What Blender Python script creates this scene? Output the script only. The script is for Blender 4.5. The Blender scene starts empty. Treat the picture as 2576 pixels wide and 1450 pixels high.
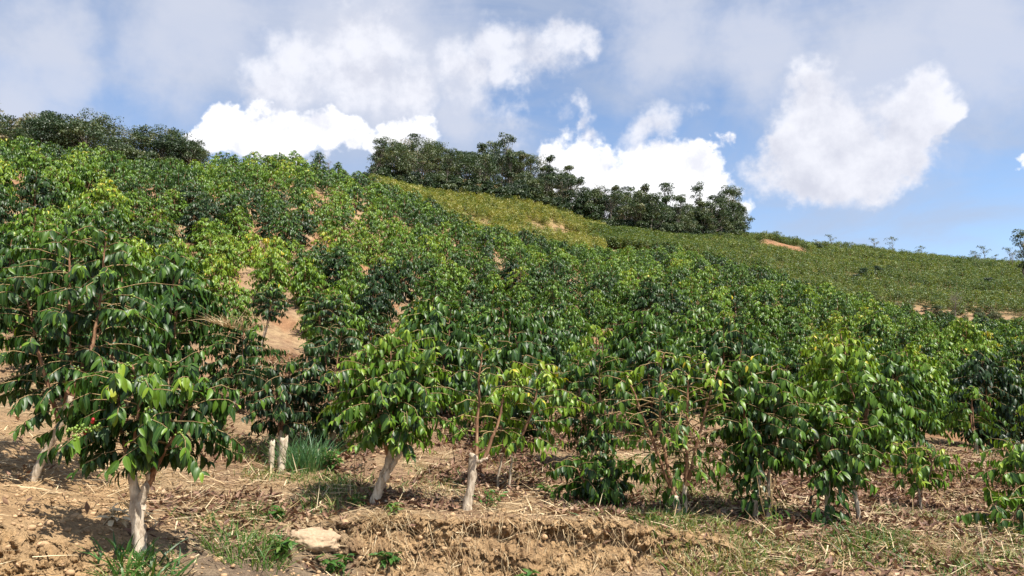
import bpy, math, random
import numpy as np
from mathutils import Matrix, Vector

# ------------------------------------------------------------------ camera / light
SC = bpy.context.scene
COL = SC.collection
FPX, CX, CY, PITCH, EYE = 1982.0, 1288.0, 725.0, math.radians(8.0), 1.65   # survey camera (2576x1450 survey units)
cam_d = bpy.data.cameras.new('camera')
cam_d.sensor_width = 36.0
cam_d.lens = 36.0 * FPX / 2576.0
cam_d.clip_start = 0.1
cam_d.clip_end = 9000.0
cam = bpy.data.objects.new('camera', cam_d)
COL.objects.link(cam)
cam.location = (0, 0, EYE)
cam.rotation_euler = (math.radians(90) + PITCH, 0, 0)
SC.camera = cam

SUN_AZ, SUN_EL = math.radians(130), math.radians(60)     # azimuth from +Y towards +X
sd = bpy.data.lights.new('sun', 'SUN')
sd.energy = 5.0
sd.angle = math.radians(0.5)
sd.color = (1.0, 0.945, 0.86)
sun = bpy.data.objects.new('sun', sd)
COL.objects.link(sun)
SV = Vector((math.sin(SUN_AZ) * math.cos(SUN_EL), math.cos(SUN_AZ) * math.cos(SUN_EL), math.sin(SUN_EL)))
sun.rotation_euler = SV.to_track_quat('Z', 'Y').to_euler()
sun.location = SV * 50

SC.view_settings.view_transform = 'Standard'
SC.view_settings.look = 'None'
SC.view_settings.gamma = 1.0
SC.view_settings.exposure = 0.85
SC.view_settings.use_curve_mapping = False
SC.render.engine = 'CYCLES'
SC.cycles.max_bounces = 5
SC.cycles.diffuse_bounces = 2
SC.cycles.glossy_bounces = 2
SC.cycles.transmission_bounces = 3
SC.cycles.transparent_max_bounces = 4
SC.cycles.use_denoising = True
SC.cycles.caustics_reflective = False
SC.cycles.caustics_refractive = False


def ray(px, py):
    u, v = (px - CX) / FPX, (CY - py) / FPX
    d = np.array([u, math.cos(PITCH) - v * math.sin(PITCH), math.sin(PITCH) + v * math.cos(PITCH)])
    return d / np.linalg.norm(d)


def az_of(px, py):
    d = ray(px, py)
    return math.atan2(d[0], d[1])


# ------------------------------------------------------------------ sky: Nishita with clouds fixed on the celestial sphere
W = bpy.data.worlds.new('World')
SC.world = W
W.use_nodes = True
nt = W.node_tree
nt.nodes.clear()
N = nt.nodes.new
L = nt.links.new


def wmath(op, a, b=None, c=None, clamp=False):
    n = N('ShaderNodeMath'); n.operation = op; n.use_clamp = clamp
    for i, v in enumerate((a, b, c)):
        if v is None: continue
        if isinstance(v, (int, float)): n.inputs[i].default_value = v
        else: L(v, n.inputs[i])
    return n.outputs[0]


def wsmooth(x, lo, hi):
    n = N('ShaderNodeMapRange'); n.interpolation_type = 'SMOOTHSTEP'
    L(x, n.inputs['Value'])
    n.inputs['From Min'].default_value = lo; n.inputs['From Max'].default_value = hi
    return n.outputs['Result']


def wmix(f, a, b):
    n = N('ShaderNodeMix'); n.data_type = 'RGBA'
    for s, v in ((0, f), (6, a), (7, b)):
        if isinstance(v, tuple): n.inputs[s].default_value = v if len(v) == 4 else (*v, 1)
        elif isinstance(v, (int, float)): n.inputs[s].default_value = v
        else: L(v, n.inputs[s])
    return n.outputs[2]


def wnoise(vec, scale, detail=6, rough=0.55, dist=0.0):
    n = N('ShaderNodeTexNoise'); n.inputs['Scale'].default_value = scale
    n.inputs['Detail'].default_value = detail; n.inputs['Roughness'].default_value = rough
    n.inputs['Distortion'].default_value = dist
    L(vec, n.inputs['Vector'])
    return n


tc = N('ShaderNodeTexCoord')
DIR = tc.outputs['Generated']
warp = wnoise(DIR, 7.0, 5, 0.6)
wsub = N('ShaderNodeVectorMath'); wsub.operation = 'SUBTRACT'; L(warp.outputs['Color'], wsub.inputs[0]); wsub.inputs[1].default_value = (0.5, 0.5, 0.5)
wsc = N('ShaderNodeVectorMath'); wsc.operation = 'SCALE'; L(wsub.outputs[0], wsc.inputs[0]); wsc.inputs['Scale'].default_value = 0.16
wadd = N('ShaderNodeVectorMath'); wadd.operation = 'ADD'; L(DIR, wadd.inputs[0]); L(wsc.outputs[0], wadd.inputs[1])
warp2 = wnoise(DIR, 26.0, 6, 0.6)
wsub2 = N('ShaderNodeVectorMath'); wsub2.operation = 'SUBTRACT'; L(warp2.outputs['Color'], wsub2.inputs[0]); wsub2.inputs[1].default_value = (0.5, 0.5, 0.5)
wsc2 = N('ShaderNodeVectorMath'); wsc2.operation = 'SCALE'; L(wsub2.outputs[0], wsc2.inputs[0]); wsc2.inputs['Scale'].default_value = 0.05
wadd2 = N('ShaderNodeVectorMath'); wadd2.operation = 'ADD'; L(wadd.outputs[0], wadd2.inputs[0]); L(wsc2.outputs[0], wadd2.inputs[1])
WDIR = wadd2.outputs[0]


def blob_field(blobs, vec):
    """blobs: (direction, radius) -> largest of 1 - distance / radius"""
    acc = None
    for c, rad in blobs:
        d = N('ShaderNodeVectorMath'); d.operation = 'DISTANCE'
        L(vec, d.inputs[0]); d.inputs[1].default_value = tuple(c)
        v = wmath('MULTIPLY_ADD', d.outputs['Value'], -1.0 / rad, 1.0)
        acc = v if acc is None else wmath('SMOOTH_MAX', acc, v, 0.25)
    return acc


def blobs_px(lst):
    out = []
    for px, py, rad in lst:
        c = ray(px, py)
        out.append((c, np.linalg.norm(ray(px + rad, py) - c) * 0.5 + np.linalg.norm(ray(px, py + rad) - c) * 0.5))
    return out


cr = random.Random(5)
def cluster_at(azd, eld, n, spread, rad):
    out = []
    for _ in range(n):
        a = math.radians(azd + cr.gauss(0, spread)); e = math.radians(max(3, eld + cr.gauss(0, spread * 0.5)))
        out.append((np.array([math.sin(a) * math.cos(e), math.cos(a) * math.cos(e), math.sin(e)]), rad * cr.uniform(0.6, 1.3)))
    return out


grey_c = blobs_px([(2060, 300, 150), (2010, 390, 125), (2130, 390, 155), (2250, 340, 140), (2330, 275, 110), (2200, 430, 100),
                   (2070, 440, 100), (2380, 310, 65), (2030, 250, 85), (2280, 390, 85), (1965, 370, 65), (2180, 320, 120), (2140, 270, 90)])
mist_c = blobs_px([(1640, 310, 75), (1620, 370, 55), (1480, 320, 50), (900, 130, 150), (760, 120, 120), (680, 200, 110),
                   (1290, 140, 120), (1340, 185, 105), (1230, 215, 110), (1410, 130, 70), (1330, 240, 60), (1150, 170, 100), (1010, 190, 95)])
bright_c = blobs_px([(1390, 430, 110), (1470, 400, 105), (1500, 470, 120), (1620, 475, 130), (1720, 470, 120), (1790, 450, 95),
                     (1800, 510, 100), (1650, 530, 130), (1550, 520, 120), (1785, 405, 55), (1420, 470, 100),
                     (600, 345, 85), (680, 355, 85), (780, 360, 95), (880, 360, 80), (540, 345, 55), (1010, 330, 78), (720, 345, 68), (960, 380, 70),
                     (2610, 520, 45), (2650, 450, 60)])
soft_c = blobs_px([(1000, 150, 220), (860, 200, 200), (880, 120, 300), (760, 230, 180), (950, 250, 130), (30, 240, 200), (100, 90, 200), (500, 60, 260), (1700, 60, 200),
                   (2200, 150, 320), (2500, 120, 300), (1900, 120, 200), (700, 280, 90), (1150, 280, 130)])
for a, e in ((60, 14), (80, 25), (105, 18), (140, 22), (175, 15), (-60, 16), (-85, 26), (-115, 18), (-150, 20), (20, 50), (-40, 55), (120, 58), (-120, 55)):
    grey_c += cluster_at(a, e, 3, 5, 0.085)
for a, e in ((62, 11), (95, 10), (150, 12), (-50, 12), (-100, 11), (-165, 10)):
    bright_c += cluster_at(a, e, 3, 4, 0.055)
for a, e in ((70, 35), (110, 40), (160, 35), (-70, 38), (-110, 36), (-160, 42), (0, 62), (90, 70), (-90, 68)):
    soft_c += cluster_at(a, e, 2, 8, 0.24)

n_fine = wnoise(DIR, 11.0, 9, 0.6).outputs['Fac']
lofs = N('ShaderNodeVectorMath'); lofs.operation = 'ADD'; L(DIR, lofs.inputs[0]); lofs.inputs[1].default_value = tuple(SV * 0.028)
n_lit = wnoise(lofs.outputs[0], 11.0, 9, 0.6).outputs['Fac']
relief = wmath('SUBTRACT', n_fine, n_lit)
n_big = wnoise(DIR, 3.2, 6, 0.6, 0.4).outputs['Fac']
mapn = N('ShaderNodeMapping'); L(DIR, mapn.inputs['Vector'])
mapn.inputs['Rotation'].default_value = (0.0, 0.5, 0.2); mapn.inputs['Scale'].default_value = (1.0, 2.2, 3.6)
n_streak = wnoise(mapn.outputs[0], 3.0, 7, 0.58, 0.6).outputs['Fac']
fine_c = wmath('SUBTRACT', n_fine, 0.5)
f_grey = wmath('MULTIPLY_ADD', fine_c, 1.5, blob_field(grey_c, WDIR))
f_bright = wmath('MULTIPLY_ADD', fine_c, 1.5, blob_field(bright_c, WDIR))
f_soft = wmath('MULTIPLY_ADD', wmath('SUBTRACT', n_big, 0.5), 1.6, blob_field(soft_c, WDIR))
f_mist = wmath('MULTIPLY_ADD', fine_c, 2.2, blob_field(mist_c, WDIR))
m_mist = wmath('MULTIPLY', wsmooth(f_mist, -0.15, 0.75), 0.9)
m_grey = wsmooth(f_grey, -0.04, 0.52)
m_bright = wsmooth(f_bright, 0.0, 0.30)
m_soft = wmath('MULTIPLY', wsmooth(f_soft, -0.25, 0.75), 0.80)
m_veil = wmath('MULTIPLY', wsmooth(n_streak, 0.34, 0.68), 0.70)

sky = N('ShaderNodeTexSky'); sky.sky_type = 'NISHITA'; sky.sun_disc = False
sky.sun_elevation = SUN_EL; sky.sun_rotation = SUN_AZ
sky.altitude = 1600; sky.air_density = 1.0; sky.dust_density = 0.6; sky.ozone_density = 1.4
SKY_K = 0.115
K = 0.70 / SKY_K
col = wmix(m_veil, sky.outputs[0], (0.40 * K, 0.455 * K, 0.575 * K))
col = wmix(m_soft, col, (0.56 * K, 0.59 * K, 0.685 * K))
col = wmix(m_mist, col, wmix(wsmooth(relief, -0.2, 0.12), (0.56 * K, 0.58 * K, 0.67 * K), (0.76 * K, 0.77 * K, 0.83 * K)))
sh_g = wsmooth(wmath('ADD', relief, wmath('MULTIPLY', f_grey, -0.10)), -0.30, 0.14)
col = wmix(m_grey, col, wmix(sh_g, (0.54 * K, 0.56 * K, 0.65 * K), (0.76 * K, 0.77 * K, 0.83 * K)))
sh_b = wsmooth(relief, -0.16, 0.08)
col = wmix(m_bright, col, wmix(sh_b, (0.70 * K, 0.71 * K, 0.78 * K), (0.98 * K, 0.98 * K, 1.0 * K)))
bg = N('ShaderNodeBackground'); bg.inputs['Strength'].default_value = SKY_K
L(col, bg.inputs['Color'])
wo = N('ShaderNodeOutputWorld'); L(bg.outputs[0], wo.inputs['Surface'])


# ------------------------------------------------------------------ numeric helpers
def _hash(i, j, k):
    h = (i.astype(np.int64) * 374761393 + j.astype(np.int64) * 668265263 + k.astype(np.int64) * 1274126177) & 0xFFFFFFFF
    h = ((h ^ (h >> 13)) * 1103515245) & 0xFFFFFFFF
    h = ((h ^ (h >> 16)) * 2654435761) & 0xFFFFFFFF
    return ((h >> 8) & 0xFFFF) / 65535.0


def vnoise(x, y, z=None):
    x = np.asarray(x, float); y = np.asarray(y, float)
    z = np.zeros_like(x) if z is None else np.asarray(z, float) + 0 * x
    i, j, k = np.floor(x), np.floor(y), np.floor(z)
    f, g, h = x - i, y - j, z - k
    f, g, h = f * f * (3 - 2 * f), g * g * (3 - 2 * g), h * h * (3 - 2 * h)
    o = 0
    for a in (0, 1):
        for b in (0, 1):
            for c in (0, 1):
                o = o + _hash(i + a, j + b, k + c) * (f if a else 1 - f) * (g if b else 1 - g) * (h if c else 1 - h)
    return o


def fbm(x, y, z=None, oct=4, gain=0.5):
    s, a, t = 0, 1.0, 0
    for o in range(oct):
        q = 2.03 ** o
        s = s + a * vnoise(x * q + 17.3 * o, y * q - 9.1 * o, None if z is None else z * q + 3.7 * o)
        t += a; a *= gain
    return s / t


def sstep(x, a, b):
    t = np.clip((x - a) / (b - a), 0, 1)
    return t * t * (3 - 2 * t)


def unit(v):
    v = np.asarray(v, float)
    return v / np.maximum(np.linalg.norm(v, axis=-1, keepdims=True), 1e-9)


def mesh_from(name, V, faces, mats, attr=None, smooth=True, fmat=None, attr_name='lf'):
    """faces: list of int arrays (n,3) or (n,4)"""
    me = bpy.data.meshes.new(name)
    V = np.asarray(V, np.float32).reshape(-1, 3)
    me.vertices.add(len(V)); me.vertices.foreach_set('co', V.ravel())
    faces = [np.asarray(f, np.int32) for f in faces if len(f)]
    tot = np.concatenate([np.full(len(f), f.shape[1], np.int32) for f in faces])
    loops = np.concatenate([f.ravel() for f in faces])
    start = np.concatenate([[0], np.cumsum(tot)[:-1]]).astype(np.int32)
    me.loops.add(len(loops)); me.loops.foreach_set('vertex_index', loops)
    me.polygons.add(len(tot)); me.polygons.foreach_set('loop_start', start)
    try: me.polygons.foreach_set('loop_total', tot)
    except Exception: pass
    if smooth: me.polygons.foreach_set('use_smooth', np.ones(len(tot), bool))
    for m in (mats if isinstance(mats, (list, tuple)) else [mats]): me.materials.append(m)
    if fmat is not None: me.polygons.foreach_set('material_index', np.asarray(fmat, np.int32))
    if attr is not None:
        a = me.attributes.new(attr_name, 'FLOAT_COLOR', 'POINT')
        a.data.foreach_set('color', np.asarray(attr, np.float32).ravel())
    me.update(calc_edges=True)
    return me


class MB:
    """collects vertices, faces, per-vertex attributes and material indices of one mesh"""
    def __init__(s): s.V, s.Q, s.T, s.A, s.mq, s.mt, s.n = [], [], [], [], [], [], 0
    def add(s, V, Q=None, T=None, A=None, mi=0):
        V = np.asarray(V, float).reshape(-1, 3)
        s.V.append(V)
        s.A.append(np.tile([0.4, 1, 0, 1], (len(V), 1)) if A is None else A)
        if Q is not None and len(Q): s.Q.append(np.asarray(Q) + s.n); s.mq.append(np.full(len(Q), mi))
        if T is not None and len(T): s.T.append(np.asarray(T) + s.n); s.mt.append(np.full(len(T), mi))
        s.n += len(V)
    def mesh(s, name, mats, smooth=True):
        fs, fm = [], []
        if s.Q: fs.append(np.concatenate(s.Q)); fm.append(np.concatenate(s.mq))
        if s.T: fs.append(np.concatenate(s.T)); fm.append(np.concatenate(s.mt))
        return mesh_from(name, np.concatenate(s.V), fs, mats, np.concatenate(s.A), smooth, np.concatenate(fm))


def tube(path, rad, sides=8, rng=None, rough=0.0, cap=True):
    P = np.asarray(path, float); M = len(P)
    R = np.broadcast_to(np.asarray(rad, float), (M,)) if np.ndim(rad) == 0 else np.asarray(rad, float)
    T = unit(np.gradient(P, axis=0))
    ref = np.array([1.0, 0.2, 0.0]) if abs(T[0][0]) < 0.8 else np.array([0, 1.0, 0.2])
    V = []
    ang = np.arange(sides) * 2 * math.pi / sides
    for i in range(M):
        a = unit(ref - T[i] * np.dot(ref, T[i])); b = np.cross(T[i], a); ref = a
        rr = R[i] * (1 + (rough * (rng.random(sides) - 0.5) * 2 if rough and rng is not None else 0))
        rr = np.broadcast_to(rr, (sides,))
        V.append(P[i] + (np.cos(ang) * rr)[:, None] * a + (np.sin(ang) * rr)[:, None] * b)
    V = np.concatenate(V)
    Q = [(i * sides + j, i * sides + (j + 1) % sides, (i + 1) * sides + (j + 1) % sides, (i + 1) * sides + j)
         for i in range(M - 1) for j in range(sides)]
    Tr = []
    if cap:
        V = np.vstack([V, P[-1] + T[-1] * R[-1] * 0.25])
        c = len(V) - 1; o = (M - 1) * sides
        Tr = [(o + j, o + (j + 1) % sides, c) for j in range(sides)]
    return V, np.array(Q, int), np.array(Tr, int).reshape(-1, 3)


def link(name, data, parent=None, kind=None):
    o = bpy.data.objects.new(name, data)
    COL.objects.link(o)
    if parent is not None: o.parent = parent
    if kind: o['kind'] = kind
    return o


def tag(o, label, cat, group=None):
    o['label'] = label; o['category'] = cat
    if group: o['group'] = group
    return o


# ------------------------------------------------------------------ materials
def mat_base(name):
    m = bpy.data.materials.new(name); m.use_nodes = True
    t = m.node_tree; t.nodes.clear()
    out = t.nodes.new('ShaderNodeOutputMaterial')
    return m, t, out


class NB:
    def __init__(s, t): s.t = t
    def n(s, ty, **kw):
        n = s.t.nodes.new(ty)
        for k, v in kw.items(): setattr(n, k, v)
        return n
    def l(s, a, b): s.t.links.new(a, b)
    def noise(s, vec, scale, detail=4, rough=0.55, out='Fac'):
        n = s.n('ShaderNodeTexNoise'); n.inputs['Scale'].default_value = scale; n.inputs['Detail'].default_value = detail
        n.inputs['Roughness'].default_value = rough
        if vec is not None: s.l(vec, n.inputs['Vector'])
        return n.outputs[out]
    def ramp(s, fac, stops, interp='LINEAR'):
        n = s.n('ShaderNodeValToRGB'); r = n.color_ramp; r.interpolation = interp
        while len(r.elements) < len(stops): r.elements.new(0.5)
        for e, (p, c) in zip(r.elements, stops): e.position = p; e.color = (*c, 1) if len(c) == 3 else c
        s.l(fac, n.inputs[0]); return n.outputs[0]
    def mix(s, f, a, b, blend='MIX'):
        n = s.n('ShaderNodeMix', data_type='RGBA', blend_type=blend)
        for i, v in ((0, f), (6, a), (7, b)):
            if isinstance(v, tuple): n.inputs[i].default_value = (*v, 1) if len(v) == 3 else v
            elif isinstance(v, (int, float)): n.inputs[i].default_value = v
            else: s.l(v, n.inputs[i])
        return n.outputs[2]
    def math(s, op, a, b=None, c=None, clamp=False):
        n = s.n('ShaderNodeMath', operation=op, use_clamp=clamp)
        for i, v in enumerate((a, b, c)):
            if v is None: continue
            if isinstance(v, (int, float)): n.inputs[i].default_value = v
            else: s.l(v, n.inputs[i])
        return n.outputs[0]
    def maprange(s, v, a, b, c=0.0, d=1.0):
        n = s.n('ShaderNodeMapRange'); s.l(v, n.inputs['Value'])
        for k, x in zip(('From Min', 'From Max', 'To Min', 'To Max'), (a, b, c, d)): n.inputs[k].default_value = x
        return n.outputs['Result']
    def bsdf(s, color, rough=0.8, spec=0.5, normal=None):
        p = s.n('ShaderNodeBsdfPrincipled')
        for k, v in (('Base Color', color), ('Roughness', rough), ('Specular IOR Level', spec)):
            if isinstance(v, tuple): p.inputs[k].default_value = (*v, 1)
            elif isinstance(v, (int, float)): p.inputs[k].default_value = v
            else: s.l(v, p.inputs[k])
        if normal is not None: s.l(normal, p.inputs['Normal'])
        return p
    def bump(s, h, strength=0.5, dist=0.02):
        b = s.n('ShaderNodeBump'); b.inputs['Strength'].default_value = strength; b.inputs['Distance'].default_value = dist
        s.l(h, b.inputs['Height']); return b.outputs[0]


def leaf_material(name, stops, rough=0.36, transl=0.3, spec=0.5, hue_amt=1.0, midrib=0.25, tcol=(1.35, 1.25, 0.5), plant=0.22):
    """stops: colours along the leaf's own tint; whole plants differ a little from each other"""
    m, t, out = mat_base(name); b = NB(t)
    at = b.n('ShaderNodeAttribute', attribute_name='lf')
    sp = b.n('ShaderNodeSeparateColor'); b.l(at.outputs['Color'], sp.inputs[0])
    oi = b.n('ShaderNodeObjectInfo')
    loc = b.n('ShaderNodeVectorMath', operation='SCALE'); b.l(oi.outputs['Location'], loc.inputs[0]); loc.inputs['Scale'].default_value = 0.09
    pn = b.noise(loc.outputs[0], 1.0, 2)
    plantv = b.math('ADD', b.math('MULTIPLY_ADD', oi.outputs['Random'], plant, -plant / 2), b.math('MULTIPLY_ADD', pn, hue_amt * 0.5, -hue_amt * 0.25))
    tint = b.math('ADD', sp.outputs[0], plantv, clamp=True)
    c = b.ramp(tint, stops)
    if midrib:
        rib = b.maprange(sp.outputs[1], 0.0, 0.22, midrib, 0.0)
        c = b.mix(rib, c, (0.22, 0.30, 0.09))
    p = b.bsdf(c, rough, spec)
    tr = b.n('ShaderNodeBsdfTranslucent'); b.l(b.mix(1.0, c, tcol, 'MULTIPLY'), tr.inputs[0])
    mx = b.n('ShaderNodeMixShader'); mx.inputs[0].default_value = transl
    b.l(p.outputs[0], mx.inputs[1]); b.l(tr.outputs[0], mx.inputs[2]); b.l(mx.outputs[0], out.inputs[0])
    return m


M_LEAF = leaf_material('coffee_leaf', [(0.0, (0.009, 0.028, 0.007)), (0.3, (0.028, 0.076, 0.008)), (0.55, (0.095, 0.185, 0.011)),
                                       (0.78, (0.20, 0.295, 0.020)), (0.93, (0.30, 0.33, 0.03)), (1.0, (0.55, 0.42, 0.03))], rough=0.42, hue_amt=1.3, plant=0.46, transl=0.2, spec=0.36)
M_FLEAF = leaf_material('forest_leaf', [(0.0, (0.016, 0.036, 0.015)), (0.35, (0.040, 0.072, 0.024)), (0.65, (0.095, 0.122, 0.042)),
                                        (0.85, (0.17, 0.155, 0.07)), (1.0, (0.27, 0.20, 0.125))], rough=0.5, transl=0.2, midrib=0, hue_amt=0.25, plant=0.36, tcol=(1.2, 1.2, 0.7))
M_FIELD = leaf_material('field_leaf', [(0.0, (0.032, 0.070, 0.026)), (0.4, (0.085, 0.135, 0.036)), (0.7, (0.20, 0.235, 0.045)),
                                       (1.0, (0.36, 0.32, 0.10))], rough=0.55, transl=0.25, midrib=0, hue_amt=0.5, plant=0.25)
M_GRASS = leaf_material('grass_blade', [(0.0, (0.025, 0.085, 0.02)), (0.4, (0.065, 0.16, 0.025)), (0.7, (0.17, 0.25, 0.05)),
                                        (1.0, (0.50, 0.41, 0.20))], rough=0.45, transl=0.3, midrib=0, hue_amt=0.0, plant=0.0)
M_BLUEGRASS = leaf_material('blue_grass', [(0.0, (0.035, 0.10, 0.040)), (0.5, (0.075, 0.19, 0.07)), (1.0, (0.20, 0.30, 0.12))], rough=0.45, transl=0.3, midrib=0, hue_amt=0.0, plant=0.0)
M_DRY = leaf_material('dry_straw', [(0.0, (0.20, 0.115, 0.065)), (0.5, (0.42, 0.29, 0.15)), (1.0, (0.70, 0.57, 0.36))], rough=0.7, transl=0.15, spec=0.25, midrib=0, hue_amt=0.0, plant=0.0, tcol=(1.1, 1.0, 0.8))
M_LITTER = leaf_material('leaf_litter', [(0.0, (0.075, 0.038, 0.026)), (0.45, (0.20, 0.105, 0.068)), (0.8, (0.36, 0.23, 0.15)), (1.0, (0.52, 0.40, 0.26))],
                         rough=0.6, transl=0.1, spec=0.3, midrib=0.15, hue_amt=0.0, plant=0.0, tcol=(1.1, 1.0, 0.8))


def bark(name, c0, c1, c2, scale=9, bumpd=0.012, rough=0.85):
    m, t, out = mat_base(name); b = NB(t)
    g = b.n('ShaderNodeTexCoord').outputs['Object']
    mp = b.n('ShaderNodeMapping'); b.l(g, mp.inputs[0]); mp.inputs['Scale'].default_value = (1, 1, 0.28)
    n1 = b.noise(mp.outputs[0], scale * 3, 6, 0.65); n2 = b.noise(g, scale * 0.6, 3)
    c = b.ramp(n1, [(0.36, c0), (0.5, c1), (0.66, c2)])
    c = b.mix(b.maprange(n2, 0.48, 0.66, 0, 0.8), c, c0)
    p = b.bsdf(c, rough, 0.25, b.bump(n1, 0.8, bumpd))
    b.l(p.outputs[0], out.inputs[0])
    return m


M_PALE = bark('pale_cut_bark', (0.24, 0.18, 0.125), (0.52, 0.43, 0.32), (0.68, 0.58, 0.45))
M_STEM = bark('reddish_stem', (0.13, 0.065, 0.038), (0.27, 0.145, 0.08), (0.38, 0.25, 0.15), 14, 0.006)
M_TWIG = bark('tan_twig', (0.17, 0.105, 0.05), (0.30, 0.21, 0.10), (0.40, 0.31, 0.15), 20, 0.003)
M_FBARK = bark('grey_bark', (0.09, 0.075, 0.06), (0.20, 0.17, 0.14), (0.33, 0.29, 0.24), 4, 0.01)


def plain(name, col, rough=0.5, spec=0.5):
    m, t, out = mat_base(name); b = NB(t)
    at = b.n('ShaderNodeAttribute', attribute_name='lf')
    sp = b.n('ShaderNodeSeparateColor'); b.l(at.outputs['Color'], sp.inputs[0])
    c = b.mix(sp.outputs[0], tuple(x * 0.7 for x in col), tuple(min(1, x * 1.3) for x in col))
    p = b.bsdf(c, rough, spec); b.l(p.outputs[0], out.inputs[0]); return m


M_BERRY = plain('green_cherry', (0.16, 0.24, 0.035), 0.35)
M_RED = plain('red_cherry', (0.38, 0.012, 0.02), 0.3)


def ground_material():
    m, t, out = mat_base('hill_soil'); b = NB(t)
    at = b.n('ShaderNodeAttribute', attribute_name='lf')
    g = b.n('ShaderNodeTexCoord').outputs['Object']
    n1 = b.noise(g, 34.0, 7, 0.68); n2 = b.noise(g, 5.0, 5, 0.6); n3 = b.noise(g, 1.3, 4)
    c = b.mix(1.0, at.outputs['Color'], b.ramp(n1, [(0.28, (0.55, 0.52, 0.50)), (0.46, (1.0, 1.0, 1.0)), (0.72, (1.45, 1.43, 1.40))]), 'MULTIPLY')
    c = b.mix(1.0, c, b.ramp(n2, [(0.3, (0.72, 0.68, 0.66)), (0.60, (1.15, 1.13, 1.11))]), 'MULTIPLY')
    c = b.mix(b.maprange(n3, 0.5, 0.75, 0, 0.35), c, (0.34, 0.22, 0.13))
    h = b.math('ADD', n1, b.math('MULTIPLY', n2, 1.6))
    p = b.bsdf(c, 0.95, 0.12, b.bump(h, 1.0, 0.06))
    b.l(p.outputs[0], out.inputs[0]); return m


M_GROUND = ground_material()


def rock_material():
    m, t, out = mat_base('tan_rock'); b = NB(t)
    g = b.n('ShaderNodeTexCoord').outputs['Object']
    n1 = b.noise(g, 30, 6, 0.7); n2 = b.noise(g, 6, 4)
    c = b.ramp(n1, [(0.25, (0.26, 0.18, 0.11)), (0.55, (0.42, 0.31, 0.20)), (0.8, (0.52, 0.41, 0.29))])
    c = b.mix(b.maprange(n2, 0.5, 0.7, 0, 0.5), c, (0.30, 0.20, 0.13))
    p = b.bsdf(c, 0.9, 0.2, b.bump(n1, 0.6, 0.012)); b.l(p.outputs[0], out.inputs[0]); return m


M_ROCK = rock_material()

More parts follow.
